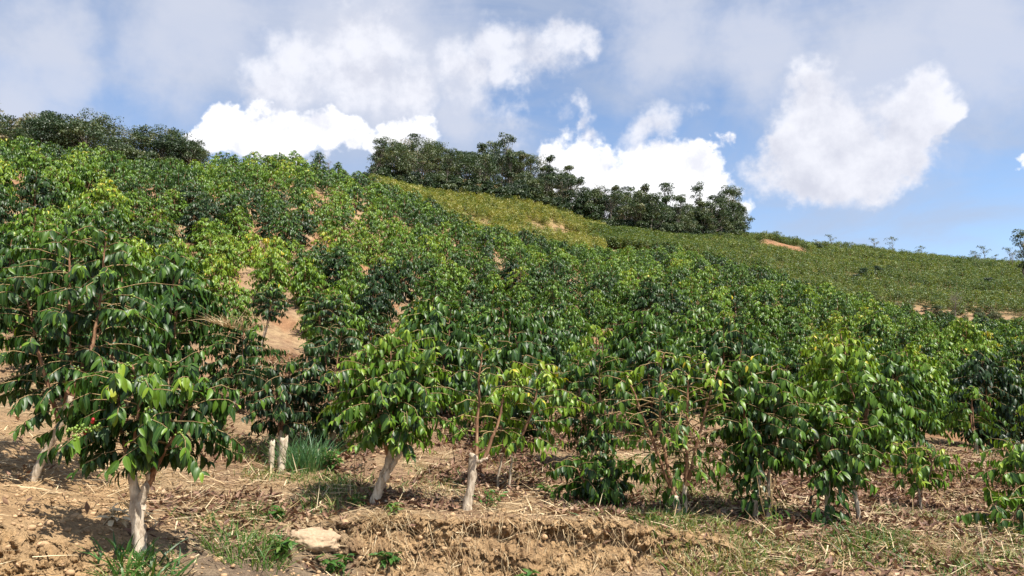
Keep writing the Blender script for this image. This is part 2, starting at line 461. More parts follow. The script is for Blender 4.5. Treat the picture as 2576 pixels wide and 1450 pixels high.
# ------------------------------------------------------------------ terrain: surveyed profiles (survey row, distance) per bearing
PROF = {
    -700: [(1450, 5.8), (1300, 6.6), (1230, 7.4), (1160, 8.2), (1030, 10.5), (930, 13), (780, 17), (620, 22), (510, 28), (440, 36), (390, 48), (370, 60), (365, 75), (400, 100)],
    0: [(1450, 6.25), (1400, 6.4), (1300, 6.68), (1268, 7.0), (1240, 7.5), (1185, 8.3), (1060, 10.5), (960, 13), (810, 17), (650, 22), (530, 27), (450, 34), (385, 48), (360, 60), (352, 75), (375, 95)],
    345: [(1450, 6.4), (1400, 6.58), (1378, 6.8), (1290, 7.6), (1190, 8.9), (1085, 10.3), (1010, 12), (910, 15), (770, 20), (650, 25), (570, 31), (485, 40), (432, 50), (408, 60), (412, 68), (398, 78), (410, 100)],
    700: [(1450, 6.8), (1380, 7.35), (1290, 8.1), (1225, 9.2), (1165, 10.2), (1070, 12), (970, 15.5), (880, 20), (780, 24), (670, 30), (570, 38), (490, 48), (415, 60), (390, 68), (400, 80), (430, 100)],
    950: [(1450, 7.35), (1380, 7.55), (1295, 7.75), (1252, 8.35), (1205, 9.4), (1140, 11), (1040, 13.5), (940, 17), (840, 23), (730, 30), (630, 38), (550, 48), (480, 60), (455, 68), (475, 85), (465, 105), (425, 125), (415, 140), (460, 175)],
    1200: [(1450, 7.4), (1390, 7.50), (1298, 7.64), (1284, 8.15), (1235, 9.3), (1175, 10.8), (1090, 13), (980, 17), (880, 22), (790, 28), (710, 36), (640, 46), (588, 57), (580, 64), (600, 75), (575, 85), (525, 100), (490, 112), (455, 128), (445, 145), (485, 180)],
    1450: [(1450, 7.5), (1390, 7.60), (1304, 7.72), (1292, 8.3), (1245, 9.3), (1185, 10.5), (1095, 13), (995, 17), (895, 23), (805, 30), (735, 38), (675, 50), (636, 62), (626, 72), (636, 82), (614, 95), (578, 110), (548, 122), (515, 140), (505, 155), (545, 190)],
    1700: [(1450, 7.5), (1400, 7.66), (1335, 7.86), (1308, 8.6), (1235, 9.8), (1165, 11.5), (1075, 14.5), (975, 19), (885, 25), (805, 33), (740, 42), (685, 55), (650, 70), (638, 82), (645, 92), (624, 105), (607, 120), (602, 135), (582, 150), (577, 165), (620, 200)],
    1900: [(1450, 7.4), (1375, 8.05), (1325, 8.7), (1245, 10.2), (1175, 12.2), (1085, 15.5), (985, 20), (895, 26), (805, 35), (745, 45), (700, 60), (677, 74), (673, 82), (678, 95), (656, 110), (630, 130), (605, 150), (592, 165), (588, 175), (640, 210)],
    2150: [(1450, 7.4), (1380, 8.2), (1322, 9.1), (1272, 10.4), (1195, 12.5), (1105, 15.5), (1005, 20), (915, 26), (845, 34), (795, 45), (765, 60), (748, 72), (750, 80), (760, 92), (736, 108), (690, 130), (654, 152), (628, 172), (622, 185), (670, 225)],
    2400: [(1450, 7.4), (1385, 8.3), (1322, 9.8), (1290, 12.2), (1262, 12.6), (1185, 13.3), (1150, 16.5), (1065, 20), (965, 26), (895, 34), (855, 45), (830, 60), (816, 70), (815, 80), (800, 92), (775, 105), (730, 125), (694, 150), (664, 175), (656, 195), (700, 240)],
    2700: [(1450, 7.5), (1395, 8.4), (1345, 9.8), (1315, 12), (1280, 12.6), (1200, 13.4), (1165, 16.5), (1085, 20), (985, 26), (910, 34), (865, 45), (840, 60), (826, 70), (824, 80), (812, 92), (780, 105), (740, 125), (710, 150), (686, 175), (678, 195), (720, 240)],
    3400: [(1450, 7.5), (1395, 8.4), (1345, 9.8), (1315, 12), (1280, 12.6), (1200, 13.4), (1165, 16.5), (1085, 20), (985, 26), (910, 34), (865, 45), (840, 60), (826, 70), (824, 80), (812, 92), (780, 105), (740, 125), (710, 150), (686, 175), (678, 195), (720, 240)],
}
LR = np.linspace(math.log(0.4), math.log(6000), 1500)


def gauss1(a, sig, axis):
    n = int(sig * 3) + 1
    k = np.exp(-0.5 * (np.arange(-n, n + 1) / sig) ** 2); k /= k.sum()
    pad = [(0, 0)] * a.ndim; pad[axis] = (n, n)
    return np.apply_along_axis(lambda v: np.convolve(v, k, 'valid'), axis, np.pad(a, pad, mode='edge'))


def _profiles():
    azs, Z = [], []
    for px in sorted(PROF):
        az = az_of(px, 1000)
        pts = [(0.3, 0.0), (4.5, 0.0)]
        for py, r in PROF[px]:
            v = (CY - py) / FPX
            el = math.atan2((math.sin(PITCH) + v * math.cos(PITCH)) * math.cos(az), math.cos(PITCH) - v * math.sin(PITCH))
            pts.append((r, EYE + r * math.tan(el)))
        r, z = pts[-1]
        pts += [(r * 1.5, z * 0.75), (r * 3, z * 0.3), (r * 6, -4), (6000, -4)]
        azs.append(az); Z.append(np.interp(LR, [math.log(p[0]) for p in pts], [p[1] for p in pts]))
    g = np.linspace(azs[0], azs[-1], 260)
    Z = np.array(Z)
    G = np.array([np.interp(g, azs, Z[:, i]) for i in range(Z.shape[1])]).T
    G = gauss1(G, 5.0, 0)
    near = gauss1(G, 1.6, 1); far = gauss1(G, 5.0, 1)
    w = sstep(np.exp(LR), 12, 22)[None]
    return g, near * (1 - w) + far * w


AZG, ZG = _profiles()


def base_h(x, y):
    r = np.maximum(np.hypot(x, y), 0.41); az = np.arctan2(x, y)
    fade = 1 - sstep(np.abs(az), math.radians(60), math.radians(110))
    azc = np.clip(az, AZG[0], AZG[-1] - 1e-6)
    u = (azc - AZG[0]) / (AZG[1] - AZG[0]); v = np.clip((np.log(r) - LR[0]) / (LR[1] - LR[0]), 0, len(LR) - 1.001)
    i = np.minimum(u.astype(int), len(AZG) - 2); j = v.astype(int); fu, fv = u - i, v - j
    z = (ZG[i, j] * (1 - fu) * (1 - fv) + ZG[i + 1, j] * fu * (1 - fv) + ZG[i, j + 1] * (1 - fu) * fv + ZG[i + 1, j + 1] * fu * fv)
    return z * fade


def px_of(x, y):
    return CX + FPX * np.tan(np.clip(np.arctan2(x, y), -1.3, 1.3)) * 0.985


def ground_h(x, y):
    x = np.asarray(x, float); y = np.asarray(y, float)
    z = base_h(x, y); r = np.hypot(x, y)
    near = sstep(r, 4.5, 6.5)
    z = z - 1.15 * sstep(r, 14, 26) * (1 - sstep(r, 86, 100)) - 0.9 * sstep(r, 88, 104) * (1 - sstep(r, 165, 200))
    z = z + near * ((fbm(x * 0.9, y * 0.9, oct=3) - 0.5) * 0.16 + (fbm(x * 4, y * 4, oct=3) - 0.5) * 0.05)
    z = z + sstep(r, 12, 30) * (fbm(x * 0.16 + 5, y * 0.16, oct=3) - 0.5) * 0.9
    pxx = px_of(x, y)
    z = z + (0.9 + 0.7 * vnoise(x * 0.35, y * 0.35)) * sstep(r, 149.5, 151.5) * (1 - sstep(r, 152, 172)) * sstep(pxx, 1895, 1930) * (1 - sstep(pxx, 2010, 2060)) * (y > 0)
    z = z + sstep(r, 60, 120) * (fbm(x * 0.05 + 9, y * 0.05, oct=3) - 0.5) * 3.0
    return z


def gh(x, y): return float(ground_h(np.array([x]), np.array([y]))[0])


def spot(px, py, r):
    a = az_of(px, py); return r * math.sin(a), r * math.cos(a)


PATCH = [(785, 487, 47, 1.7), (850, 545, 43, 0.8), (925, 588, 39, 0.9), (690, 850, 18.5, 2.4), (715, 920, 15.5, 2.2), (870, 800, 21, 1.2), (910, 700, 31, 0.4),
         (450, 850, 15.5, 0.9), (1390, 585, 104, 5.5), (1200, 550, 92, 3.5), (1950, 618, 148.5, 4.2), (1995, 618, 149.5, 3.4), (2290, 748, 105, 4.5), (2440, 755, 109, 3.5), (1720, 588, 150, 3.5), (2300, 790, 97, 7), (2500, 775, 100, 6), (1560, 900, 22, 0.5), (2130, 845, 34, 1.0)]
PATCH_XY = [(*spot(px, py, r), rad) for px, py, r, rad in PATCH]


def patch_w(x, y, grow=1.0):
    w = np.zeros_like(x)
    n = (fbm(x * 0.9 + 3, y * 0.9, oct=3) - 0.5) * 1.2
    for a, b, rad in PATCH_XY:
        w = np.maximum(w, 1 - sstep(np.hypot(x - a, y - b) / (rad * grow) + n, 0.55, 1.05))
    return w


def build_terrain():
    azd = np.radians(np.concatenate([np.linspace(-180, -62, 60)[:-1], np.linspace(-62, -36, 60)[:-1], np.arange(-36, 36, 0.11), np.linspace(36, 62, 60), np.linspace(62, 180, 60)[1:]]))
    rs = [0.4, 1.5, 3, 4.2, 5.0]
    while rs[-1] < 5.9: rs.append(rs[-1] + 0.1)
    while rs[-1] < 6.9: rs.append(rs[-1] + 0.011)
    while rs[-1] < 7.3: rs.append(rs[-1] + 0.016)
    while rs[-1] < 7.95: rs.append(rs[-1] + 0.007)
    while rs[-1] < 9.5: rs.append(rs[-1] + 0.022)
    while rs[-1] < 15: rs.append(rs[-1] * 1.0045)
    while rs[-1] < 280: rs.append(rs[-1] * 1.014)
    while rs[-1] < 5500: rs.append(rs[-1] * 1.12)
    rs = np.array(rs)
    A, R = np.meshgrid(azd, rs, indexing='ij')
    X, Y = R * np.sin(A), R * np.cos(A)
    Z = ground_h(X.ravel(), Y.ravel()).reshape(X.shape)
    slope = np.gradient(base_h(X.ravel(), Y.ravel()).reshape(X.shape), axis=1) / np.gradient(R, axis=1)
    front = (1 - sstep(R, 14.5, 16)) * sstep(R, 5.2, 6.2)
    face = sstep(slope, 0.22, 0.5) * front
    # crumbly clods and hollows on the cut bank: pushed along the face
    n1 = fbm(X * 4.2, Y * 4.2, Z * 5.0, 4, 0.6); n2 = fbm(X * 15, Y * 15, Z * 17, 4, 0.65); n4 = vnoise(X * 36, Y * 36, Z * 40)
    push = face * ((n1 - 0.5) * 0.42 + (np.abs(n2 - 0.5)) * 0.42 + (n4 - 0.5) * 0.05 - 0.05)
    def zat(r_):
        return base_h(r_ * np.sin(azd), r_ * np.cos(azd))[:, None]
    frac = (Z - zat(7.38)) / np.maximum(zat(7.78) - zat(7.38), 0.05)
    cut = sstep(px_of(X, Y), 880, 980) * (1 - sstep(px_of(X, Y), 1640, 1800)) * (1 - sstep(R, 7.9, 8.1)) * sstep(R, 7.2, 7.35)
    push = push + cut * np.exp(-((frac - 0.62) / 0.20) ** 2) * sstep(fbm(X * 2.6 + 3, Y * 2.6, oct=3), 0.35, 0.6) * 0.20
    crumb = front * ((fbm(X * 16, Y * 16, Z * 16, 3) - 0.5) * 0.045)
    R2 = R + push
    X2, Y2 = R2 * np.sin(A), R2 * np.cos(A)
    Z2 = Z + crumb + face * ((n2 - 0.5) * 0.16 + (n4 - 0.5) * 0.035)
    # soil colours
    px = px_of(X, Y); na = fbm(X * 0.8, Y * 0.8, oct=4); nb = fbm(X * 2.3 + 7, Y * 2.3, oct=4)
    orange = np.array([0.58, 0.39, 0.205]); straw = np.array([0.44, 0.315, 0.185]); litter = np.array([0.20, 0.11, 0.07])
    brown = np.array([0.33, 0.215, 0.135]); red = np.array([0.36, 0.19, 0.10]); fieldc = np.array([0.22, 0.175, 0.085]); grey = np.array([0.24, 0.19, 0.14])
    C = np.tile(straw, (*X.shape, 1))
    def lay(w, c):
        nonlocal C
        C = C * (1 - w[..., None]) + c * w[..., None]
    lay(sstep(nb, 0.42, 0.6) * 0.8, brown)
    led = sstep(R, 7.9, 8.8) * (1 - sstep(R, 12.5, 16)) * sstep(px, 150, 420)
    lay(led * sstep(na, 0.31, 0.47) * 0.88, litter)
    lay(sstep(R, 13, 18) * sstep(na, 0.45, 0.62) * 0.8, red)
    lay((1 - sstep(px, 330, 520)) * (1 - sstep(R, 9.5, 12)) * sstep(nb, 0.3, 0.5) * 0.75, orange)
    lay(face * (sstep(px, 860, 960) * (1 - sstep(px, 1900, 2150)) + (1 - sstep(px, 300, 460))).clip(0, 1) * 0.92, orange)
    lay(face * sstep(px, 2000, 2200) * 0.7, np.array([0.40, 0.25, 0.15]))
    lay((1 - sstep(R, 7.2, 7.9)) * sstep(px, 430, 560) * (1 - sstep(px, 880, 980)) * 0.7, grey)
    lay(sstep(R, 72, 88) * 0.9, fieldc); lay(sstep(R, 78, 86) * sstep(px, 950, 1050) * (1 - sstep(px, 1480, 1600)) * 0.8, np.array([0.30, 0.24, 0.10]))
    pw = patch_w(X.ravel(), Y.ravel()).reshape(X.shape)
    lay(pw * sstep(R, 13, 14), red * 1.12)
    lay(pw * sstep(R, 13, 14) * (1 - sstep(R, 24, 34)) * 0.75, np.array([0.44, 0.27, 0.16]))
    lay(pw * sstep(R, 88, 92) * (1 - sstep(R, 128, 134)) * 0.8, np.array([0.34, 0.245, 0.145]))
    lay(pw * sstep(R, 138, 142) * 0.6, np.array([0.26, 0.15, 0.09]))
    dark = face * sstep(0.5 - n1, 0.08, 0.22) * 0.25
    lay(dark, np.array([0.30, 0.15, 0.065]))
    C = C * 0.78
    na_, nr_ = X.shape
    idx = np.arange(na_ * nr_).reshape(na_, nr_)
    # ring closes behind the viewer
    nxt = np.vstack([idx[1:], idx[:1]])[: na_ - 1]
    Q = np.stack([idx[:-1, :-1], idx[:-1, 1:], nxt[:, 1:], nxt[:, :-1]], -1).reshape(-1, 4)
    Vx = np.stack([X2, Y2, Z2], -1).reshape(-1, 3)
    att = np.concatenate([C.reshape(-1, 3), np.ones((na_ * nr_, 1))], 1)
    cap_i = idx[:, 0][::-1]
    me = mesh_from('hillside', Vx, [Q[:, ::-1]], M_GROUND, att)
    o = link('hillside_ground', me); o['kind'] = 'structure'
    return o


GROUND = build_terrain()

# ------------------------------------------------------------------ leaf shapes
def leaf_template(nl, droop=0.25, fold=0.18, wid=0.21, wave=0.0, seed=0):
    """unit leaf along +x, side y, upper face +z; nl segments along, two across"""
    r = random.Random(seed)
    V, A = [], []
    for i in range(nl + 1):
        t = i / nl
        w = wid * (math.sin(math.pi * min(1, t ** 0.82)) ** 0.75 if 0 < t < 1 else 0.012)
        z = -droop * t * t; x = t - 0.12 * droop * t * t
        wv = wave * math.sin(t * 9 + r.random())
        V += [(x, -w, z + fold * w + wv * w), (x, 0, z), (x, w, z + fold * w - wv * w)]
        A += [(0, 1, t, 1), (0, 0, t, 1), (0, 1, t, 1)]
    Q = []
    for i in range(nl):
        a = 3 * i
        Q += [(a, a + 3, a + 4, a + 1), (a + 1, a + 4, a + 5, a + 2)]
    return np.array(V), np.array(Q), np.array(A, float)


LEAF_HI = leaf_template(4, 0.30, 0.35, 0.18, 0.18)
LEAF_MID = leaf_template(3, 0.28, 0.35, 0.175)
LEAF_LO = leaf_template(2, 0.25, 0.4, 0.19)
LEAF_QUAD = (np.array([(0, 0, 0), (0.5, -0.26, 0.02), (1, 0, -0.15), (0.5, 0.26, 0.02)]), np.array([(0, 1, 2, 3)]), np.array([(0, 1, 0, 1), (0, 1, .5, 1), (0, 1, 1, 1), (0, 1, .5, 1)], float))
BLADE = (np.array([(0, -0.5, 0), (0, 0.5, 0), (0.4, -0.42, 0), (0.4, 0.42, 0), (0.75, -0.26, 0), (0.75, 0.26, 0), (1, 0, 0)]), np.array([(0, 2, 3, 1), (2, 4, 5, 3)]), np.array([(4, 6, 5)]))


def frames(d, hint):
    d = unit(d); s = unit(np.cross(hint, d)); n = np.cross(d, s)
    return np.stack([d, s, n], -1)          # columns


def scatter_leaves(mb, tpl, P, F, S, tint, mi=0):
    V, Q, A = tpl
    n, k = len(P), len(V)
    W_ = np.einsum('nij,kj->nki', F, V) * np.asarray(S)[:, None, None] + P[:, None, :]
    At = np.tile(A, (n, 1, 1)); At[:, :, 0] = np.asarray(tint)[:, None]
    mb.add(W_.reshape(-1, 3), Q=(Q[None] + (np.arange(n) * k)[:, None, None]).reshape(-1, 4), A=At.reshape(-1, 4), mi=mi)


# ------------------------------------------------------------------ coffee shrub
def coffee_geometry(seed, H=1.75, trunk=None, stems=None, h0=0.35, Lmax=0.75, density=1.0, leaf=0.15, node=0.047, bare=0.28,
                    tint0=0.38, lower_clump=0, top_flat=3.4, low=False, reach=None, droop=(0.32, 0.66), lstep=0.036, twig=0.0055):
    """returns trunk tubes, stem tubes, twig tubes, leaf arrays (P, F, S, tint), branch end list"""
    rng = np.random.default_rng(seed)
    trunk = trunk or [((0, 0, -0.12), 0.055), ((0.02, 0, 0.2), 0.045), ((0.03, 0.01, 0.36), 0.04)]
    stems = stems or [((0.03, 0, 0.3), (0.1, 0.02, H * 0.97)), ((0.0, 0, 0.3), (-0.16, 0.08, H * 0.9))]
    def knobbly(tr):
        if low: return [p for p, _ in tr], [r for _, r in tr]
        k_ = np.linspace(0, len(tr) - 1, 17); i_ = np.arange(len(tr))
        pp = np.stack([np.interp(k_, i_, [p[a_] for p, _ in tr]) for a_ in range(3)], -1); rr_ = np.interp(k_, i_, [r for _, r in tr])
        pp = (np.vstack([pp[:1], pp[:-1]]) + 2 * pp + np.vstack([pp[1:], pp[-1:]])) / 4 + rng.normal(0, 0.004, pp.shape)
        rr_ = rr_ * 0.86 * (1 + rng.normal(0, 0.07, 17)); rr_[:5] *= np.linspace(1.35, 1.0, 5)
        return pp, rr_
    TR = [tube(*knobbly(tr), 6 if low else 12, rng, 0.0 if low else 0.13) for tr in (trunk if isinstance(trunk[0], list) else [trunk])]
    ST, TW, P, F, S, TI, TWP = [], [], [], [], [], [], []
    for si, (a, b_) in enumerate(stems):
        a, b_ = np.array(a, float), np.array(b_, float)
        k = 7
        t = np.linspace(0, 1, k)[:, None]
        bow = np.array([rng.normal(0, 0.04), rng.normal(0, 0.04), 0])
        path = a + (b_ - a) * t + bow * np.sin(t * math.pi) + rng.normal(0, 0.008, (k, 3)) * (t > 0)
        r0 = 0.022 if len(stems) > 1 else 0.026
        ST.append(tube(path, np.linspace(r0, 0.006, k), 5 if low else 7, rng, 0 if low else 0.08))
        hs = max(h0, a[2] + 0.06); topz = b_[2]
        nn = max(3, int((topz - hs) / node))
        phi = rng.random() * 6.28
        for q in range(nn + 1):
            fz = q / nn
            z = hs + (topz - hs) * fz
            c = np.array([np.interp(z, path[:, 2], path[:, i]) for i in range(3)])
            phi += math.pi / 2 + rng.normal(0, 0.25)
            for s2 in (0, math.pi):
                if rng.random() > density * 0.98: continue
                an = phi + s2 + rng.normal(0, 0.3)
                out = np.array([math.cos(an), math.sin(an), 0])
                Lb = Lmax * ((1 - fz ** top_flat) * 0.80 + 0.20) * (0.62 + 0.38 * min(1, fz / 0.4)) * rng.uniform(0.66, 1.12)
                if reach is not None: Lb *= 1 + 0.35 * max(0, float(np.dot(out[:2], reach)))
                up = rng.uniform(0.30, 0.65) * (0.7 + 0.7 * fz); dn = rng.uniform(*droop)
                m = 6
                tt = np.linspace(0, 1, m)[:, None]
                br = c + Lb * (tt * out + np.array([0, 0, 1.0]) * (up * tt - dn * tt ** 2)) + rng.normal(0, 0.01, (m, 3)) * tt
                gl = 0.03 + 0.015 * rng.random()
                br[:, 2] = np.maximum(br[:, 2], gl)
                TW.append((br, twig if not low else 0.006)); TWP.append(br)
                nl_ = max(2, int(Lb * (1 - bare) / lstep))
                side = np.cross([0, 0, 1.0], out)
                for e in range(nl_ + 1):
                    te = bare + (1 - bare) * e / nl_
                    pos = np.array([np.interp(te, tt[:, 0], br[:, i]) for i in range(3)])
                    young = te > 0.93
                    for sg in (-1, 1):
                        if rng.random() > 0.93: continue
                        d = out * rng.uniform(0.15, 0.6) + side * sg * rng.uniform(0.2, 0.7) + np.array([0, 0, -1.0]) * (rng.uniform(0.5, 1.6) * (0.4 if young else 1)) + rng.normal(0, 0.16, 3)
                        hint = out * 0.55 + np.array([0, 0, 0.75]) + side * sg * 0.3 + rng.normal(0, 0.28, 3)
                        P.append(pos); F.append((d, hint))
                        S.append(leaf * (rng.uniform(0.5, 1.2) ** 0.8) * (0.62 if young else 1))
                        TI.append(tint0 - 0.09 + rng.normal(0, 0.06) + (0.11 if young else 0) + 0.22 * (te - 0.6) + 0.28 * (fz - 0.45) * abs(fz) + (0.45 if rng.random() < 0.003 else 0))  # young leaves paler; sunlit tops and shaded skirts also put into the tint
        # crown tuft on the stem top
        for e in range(12):
            an = rng.random() * 6.28; out = np.array([math.cos(an), math.sin(an), 0])
            P.append(path[-1] + np.array([0, 0, rng.uniform(-0.08, 0.02)])); F.append((out + np.array([0, 0, rng.uniform(-0.5, 0.7)]), np.array([0, 0, 1.0]) + out * 0.4 + rng.normal(0, .2, 3)))
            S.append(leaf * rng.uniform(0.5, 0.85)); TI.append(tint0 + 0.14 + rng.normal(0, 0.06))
    for e in range(lower_clump):
        an = rng.random() * 6.28; out = np.array([math.cos(an), math.sin(an), 0])
        rr = rng.uniform(0.05, 0.26) ; z = rng.uniform(0.08, 0.62)
        P.append(out * rr * (1.15 - z * 0.6) + np.array([0, 0, z])); F.append((out * rng.uniform(0.3, 0.8) + np.array([0, 0, -rng.uniform(0.2, 1.0)]) + rng.normal(0, 0.2, 3), out * 0.8 + np.array([0, 0, 0.6]) + rng.normal(0, 0.25, 3)))
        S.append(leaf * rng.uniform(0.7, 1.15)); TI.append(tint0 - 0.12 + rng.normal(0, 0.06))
    P = np.array(P); d = np.array([f[0] for f in F]); hnt = np.array([f[1] for f in F])
    return dict(trunk=TR, stems=ST, twigs=TW, P=P, F=frames(d, hnt), S=np.array(S), T=np.clip(np.array(TI), 0, 1), br=TWP)


def tubes_mesh(name, tubes, mat):
    mb = MB()
    for V, Q, T in tubes: mb.add(V, Q, T)
    return mb.mesh(name, mat)


# ---------- leaf parts for the front row (meshes shared between leaves of like tint)
LEAF_PART = []
for q in range(14):
    tq = 0.16 + 0.055 * q
    V, Q, A = leaf_template(5, 0.18 + 0.05 * (q % 4), 0.28 + 0.05 * (q % 3), 0.165 + 0.01 * (q % 4), 0.15, q)
    A = A.copy(); A[:, 0] = tq
    LEAF_PART.append((tq, mesh_from('coffee_leaf', V, [Q], M_LEAF, A)))
ICO = None


def ico():
    p = (1 + 5 ** 0.5) / 2
    V = unit(np.array([(-1, p, 0), (1, p, 0), (-1, -p, 0), (1, -p, 0), (0, -1, p), (0, 1, p), (0, -1, -p), (0, 1, -p), (p, 0, -1), (p, 0, 1), (-p, 0, -1), (-p, 0, 1)], float))
    T = np.array([(0, 11, 5), (0, 5, 1), (0, 1, 7), (0, 7, 10), (0, 10, 11), (1, 5, 9), (5, 11, 4), (11, 10, 2), (10, 7, 6), (7, 1, 8), (3, 9, 4), (3, 4, 2), (3, 2, 6), (3, 6, 8), (3, 8, 9), (4, 9, 5), (2, 4, 11), (6, 2, 10), (8, 6, 7), (9, 8, 1)])
    return V, T


def berry_mesh(seed, n, mat, spread=0.03, rad=0.0095):
    rng = np.random.default_rng(seed); V0, T0 = ico(); mb = MB()
    for i in range(n):
        mb.add(V0 * rad * rng.uniform(0.8, 1.15) * np.array([1, 1, 1.15]) + rng.normal(0, spread * 0.55, 3), T=T0, A=np.tile([rng.random(), 1, 0, 1], (12, 1)))
    return mb.mesh('cherry_cluster', mat)


BERRIES = [berry_mesh(i, 9, M_BERRY) for i in range(4)]
RED_BERRY = berry_mesh(31, 3, M_RED, 0.018, 0.013)


def coffee_tree(name, label, px, py, r, seed, nparts=120, berries=0, red=0, group='coffee trees of the front row', rotz=0.0, **kw):
    x, y = spot(px, py, r); z = gh(x, y)
    root = link(name, None); root.location = (x, y, z - 0.02); root.rotation_euler = (0, 0, rotz)
    tag(root, label, 'coffee tree', group)
    g = coffee_geometry(seed, **kw)
    for tb in [g['trunk']]: link('trunk', tubes_mesh('trunk', tb, M_PALE), root)
    for tb in g['stems']: link('stem', tubes_mesh('stem', [tb], M_STEM), root)
    link('branches', tubes_mesh('branches', [tube(b, np.linspace(rr, 0.0022, len(b)), 4) for b, rr in g['twigs']], M_TWIG), root, 'stuff')
    n = len(g['P']); rng = np.random.default_rng(seed + 99)
    to_cam = unit(np.array([-x, -y, EYE - z]))
    if rotz:
        c_, s_ = math.cos(-rotz), math.sin(-rotz); to_cam = np.array([to_cam[0] * c_ - to_cam[1] * s_, to_cam[0] * s_ + to_cam[1] * c_, to_cam[2]])
    nparts = int(nparts * 0.8)
    score = g['P'] @ to_cam + np.abs(np.einsum('ni,i->n', g['F'][:, :, 2], to_cam)) * 0.35 + g['S'] * 2 + rng.normal(0, 0.1, n)
    order = np.argsort(-score); sel = order[:min(nparts, n)]
    rest = np.setdiff1d(np.arange(n), sel)
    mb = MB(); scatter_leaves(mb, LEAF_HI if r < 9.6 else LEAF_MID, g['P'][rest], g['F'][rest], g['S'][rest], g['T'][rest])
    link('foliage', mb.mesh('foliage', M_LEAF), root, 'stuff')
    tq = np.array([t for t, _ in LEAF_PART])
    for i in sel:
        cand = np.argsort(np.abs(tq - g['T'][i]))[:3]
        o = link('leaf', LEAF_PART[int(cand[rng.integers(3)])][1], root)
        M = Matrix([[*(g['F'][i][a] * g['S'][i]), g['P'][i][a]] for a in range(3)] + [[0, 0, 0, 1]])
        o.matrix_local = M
    brs = [b for b in g['br'] if (b[-1] - b[0]) @ to_cam > 0.0] or g['br']
    for i in range(berries):
        b = brs[int(rng.integers(len(brs)))]; t = rng.uniform(0.25, 0.75)
        o = link('cherry_cluster', BERRIES[i % 4], root, 'stuff'); o.location = b[0] + (b[int(t * 5) + 1] - b[0]); o.rotation_euler = (rng.random() * 3, rng.random() * 3, 0)
    return root


# ------------------------------------------------------------------ the front row
A_tr = [[((0.04, 0, -0.15), 0.062), ((0.02, 0, 0.05), 0.060), ((0.0, 0, 0.22), 0.056), ((-0.02, 0, 0.38), 0.062), ((-0.05, 0.0, 0.5), 0.040), ((-0.075, 0, 0.62), 0.038)],
        [((-0.01, 0, 0.36), 0.045), ((0.03, -0.01, 0.47), 0.034), ((0.07, -0.01, 0.62), 0.026)]]
treeA = coffee_tree('coffee_tree', 'coffee tree with thick pale forked trunk and red cherries on a low branch', 345, 1385, 6.72, 11, 240, 12,
                    H=1.75, trunk=A_tr, stems=[((-0.075, 0, 0.58), (-0.30, 0.05, 1.36)), ((0.05, 0, 0.52), (0.38, 0.0, 1.30)), ((0.07, 0.02, 0.55), (0.12, 0.15, 1.46)), ((-0.07, 0, 0.58), (-0.05, -0.12, 1.42))],
                    h0=0.74, Lmax=0.62, leaf=0.135, tint0=0.45, density=0.92)
o = link('red_cherry_cluster', RED_BERRY, treeA, 'stuff'); o.location = (-0.20, -0.40, 1.02)
o = link('red_cherry_cluster', RED_BERRY, treeA, 'stuff'); o.location = (-0.27, -0.36, 0.94)
for k in range(6):
    o = link('cherry_cluster', BERRIES[k % 4], treeA, 'stuff'); o.location = (-0.36 + 0.04 * k, -0.38, 0.95 + 0.015 * (k % 3))
B_tr = [((-0.12, 0, -0.15), 0.048), ((-0.02, 0, 0.1), 0.042), ((0.12, 0, 0.4), 0.036), ((0.25, 0, 0.78), 0.032)]
coffee_tree('coffee_tree', 'tall coffee tree with slanting trunk towering over the forked-trunk tree', 95, 1185, 8.2, 12, 240, 8,
            H=2.35, trunk=B_tr, stems=[((0.25, 0, 0.74), (0.38, 0.1, 2.25)), ((0.2, 0, 0.68), (0.02, 0.15, 2.33)), ((0.15, 0, 0.55), (-0.30, 0.05, 1.85))],
            h0=0.55, Lmax=0.80, leaf=0.130, tint0=0.30, density=0.85, node=0.062)
coffee_tree('coffee_tree', 'coffee shrub with a heap of dry vines on its crown', 585, 985, 12.6, 13, 110, 2,
            H=1.45, h0=0.3, Lmax=0.66, leaf=0.130, tint0=0.30)
coffee_tree('coffee_tree', 'dark low coffee shrub above two pale cut stumps', 700, 1160, 10.4, 14, 110, 0,
            H=1.25, h0=0.42, Lmax=0.66, leaf=0.128, tint0=0.22)
coffee_tree('coffee_tree', 'dark coffee shrub half hidden behind the leaning-trunk tree', 830, 1160, 10.7, 15, 110, 0,
            H=1.72, h0=0.25, Lmax=0.74, leaf=0.128, tint0=0.26, lower_clump=60)
E_tr = [[((-0.03, 0, -0.15), 0.060), ((0.01, 0, 0.06), 0.055), ((0.09, 0, 0.27), 0.058), ((0.15, 0, 0.45), 0.052), ((0.17, 0, 0.56), 0.044)],
        [((0.10, -0.02, 0.26), 0.035), ((0.20, -0.03, 0.42), 0.032), ((0.29, -0.03, 0.56), 0.030)]]
coffee_tree('coffee_tree', 'bright green coffee tree with a pale trunk leaning over bare soil', 940, 1262, 8.25, 16, 250, 16,
            H=1.78, trunk=E_tr, stems=[((0.16, 0, 0.54), (0.13, 0.0, 1.70)), ((0.13, 0, 0.50), (-0.12, 0.1, 1.55)), ((0.29, -0.03, 0.54), (0.50, 0.05, 1.52)), ((0.18, 0, .56), (.30, .15, 1.74))],
            h0=0.66, Lmax=0.64, leaf=0.130, tint0=0.37, density=1.0)
F_tr = [[((-0.05, 0, -0.15), 0.058), ((-0.03, 0, 0.06), 0.055), ((0.0, 0, 0.3), 0.050), ((0.02, 0, 0.52), 0.055), ((0.02, 0, 0.57), 0.05)],
        [((0.02, 0, 0.49), 0.026), ((0.09, -0.01, 0.49), 0.024), ((0.16, -0.01, 0.53), 0.020)]]
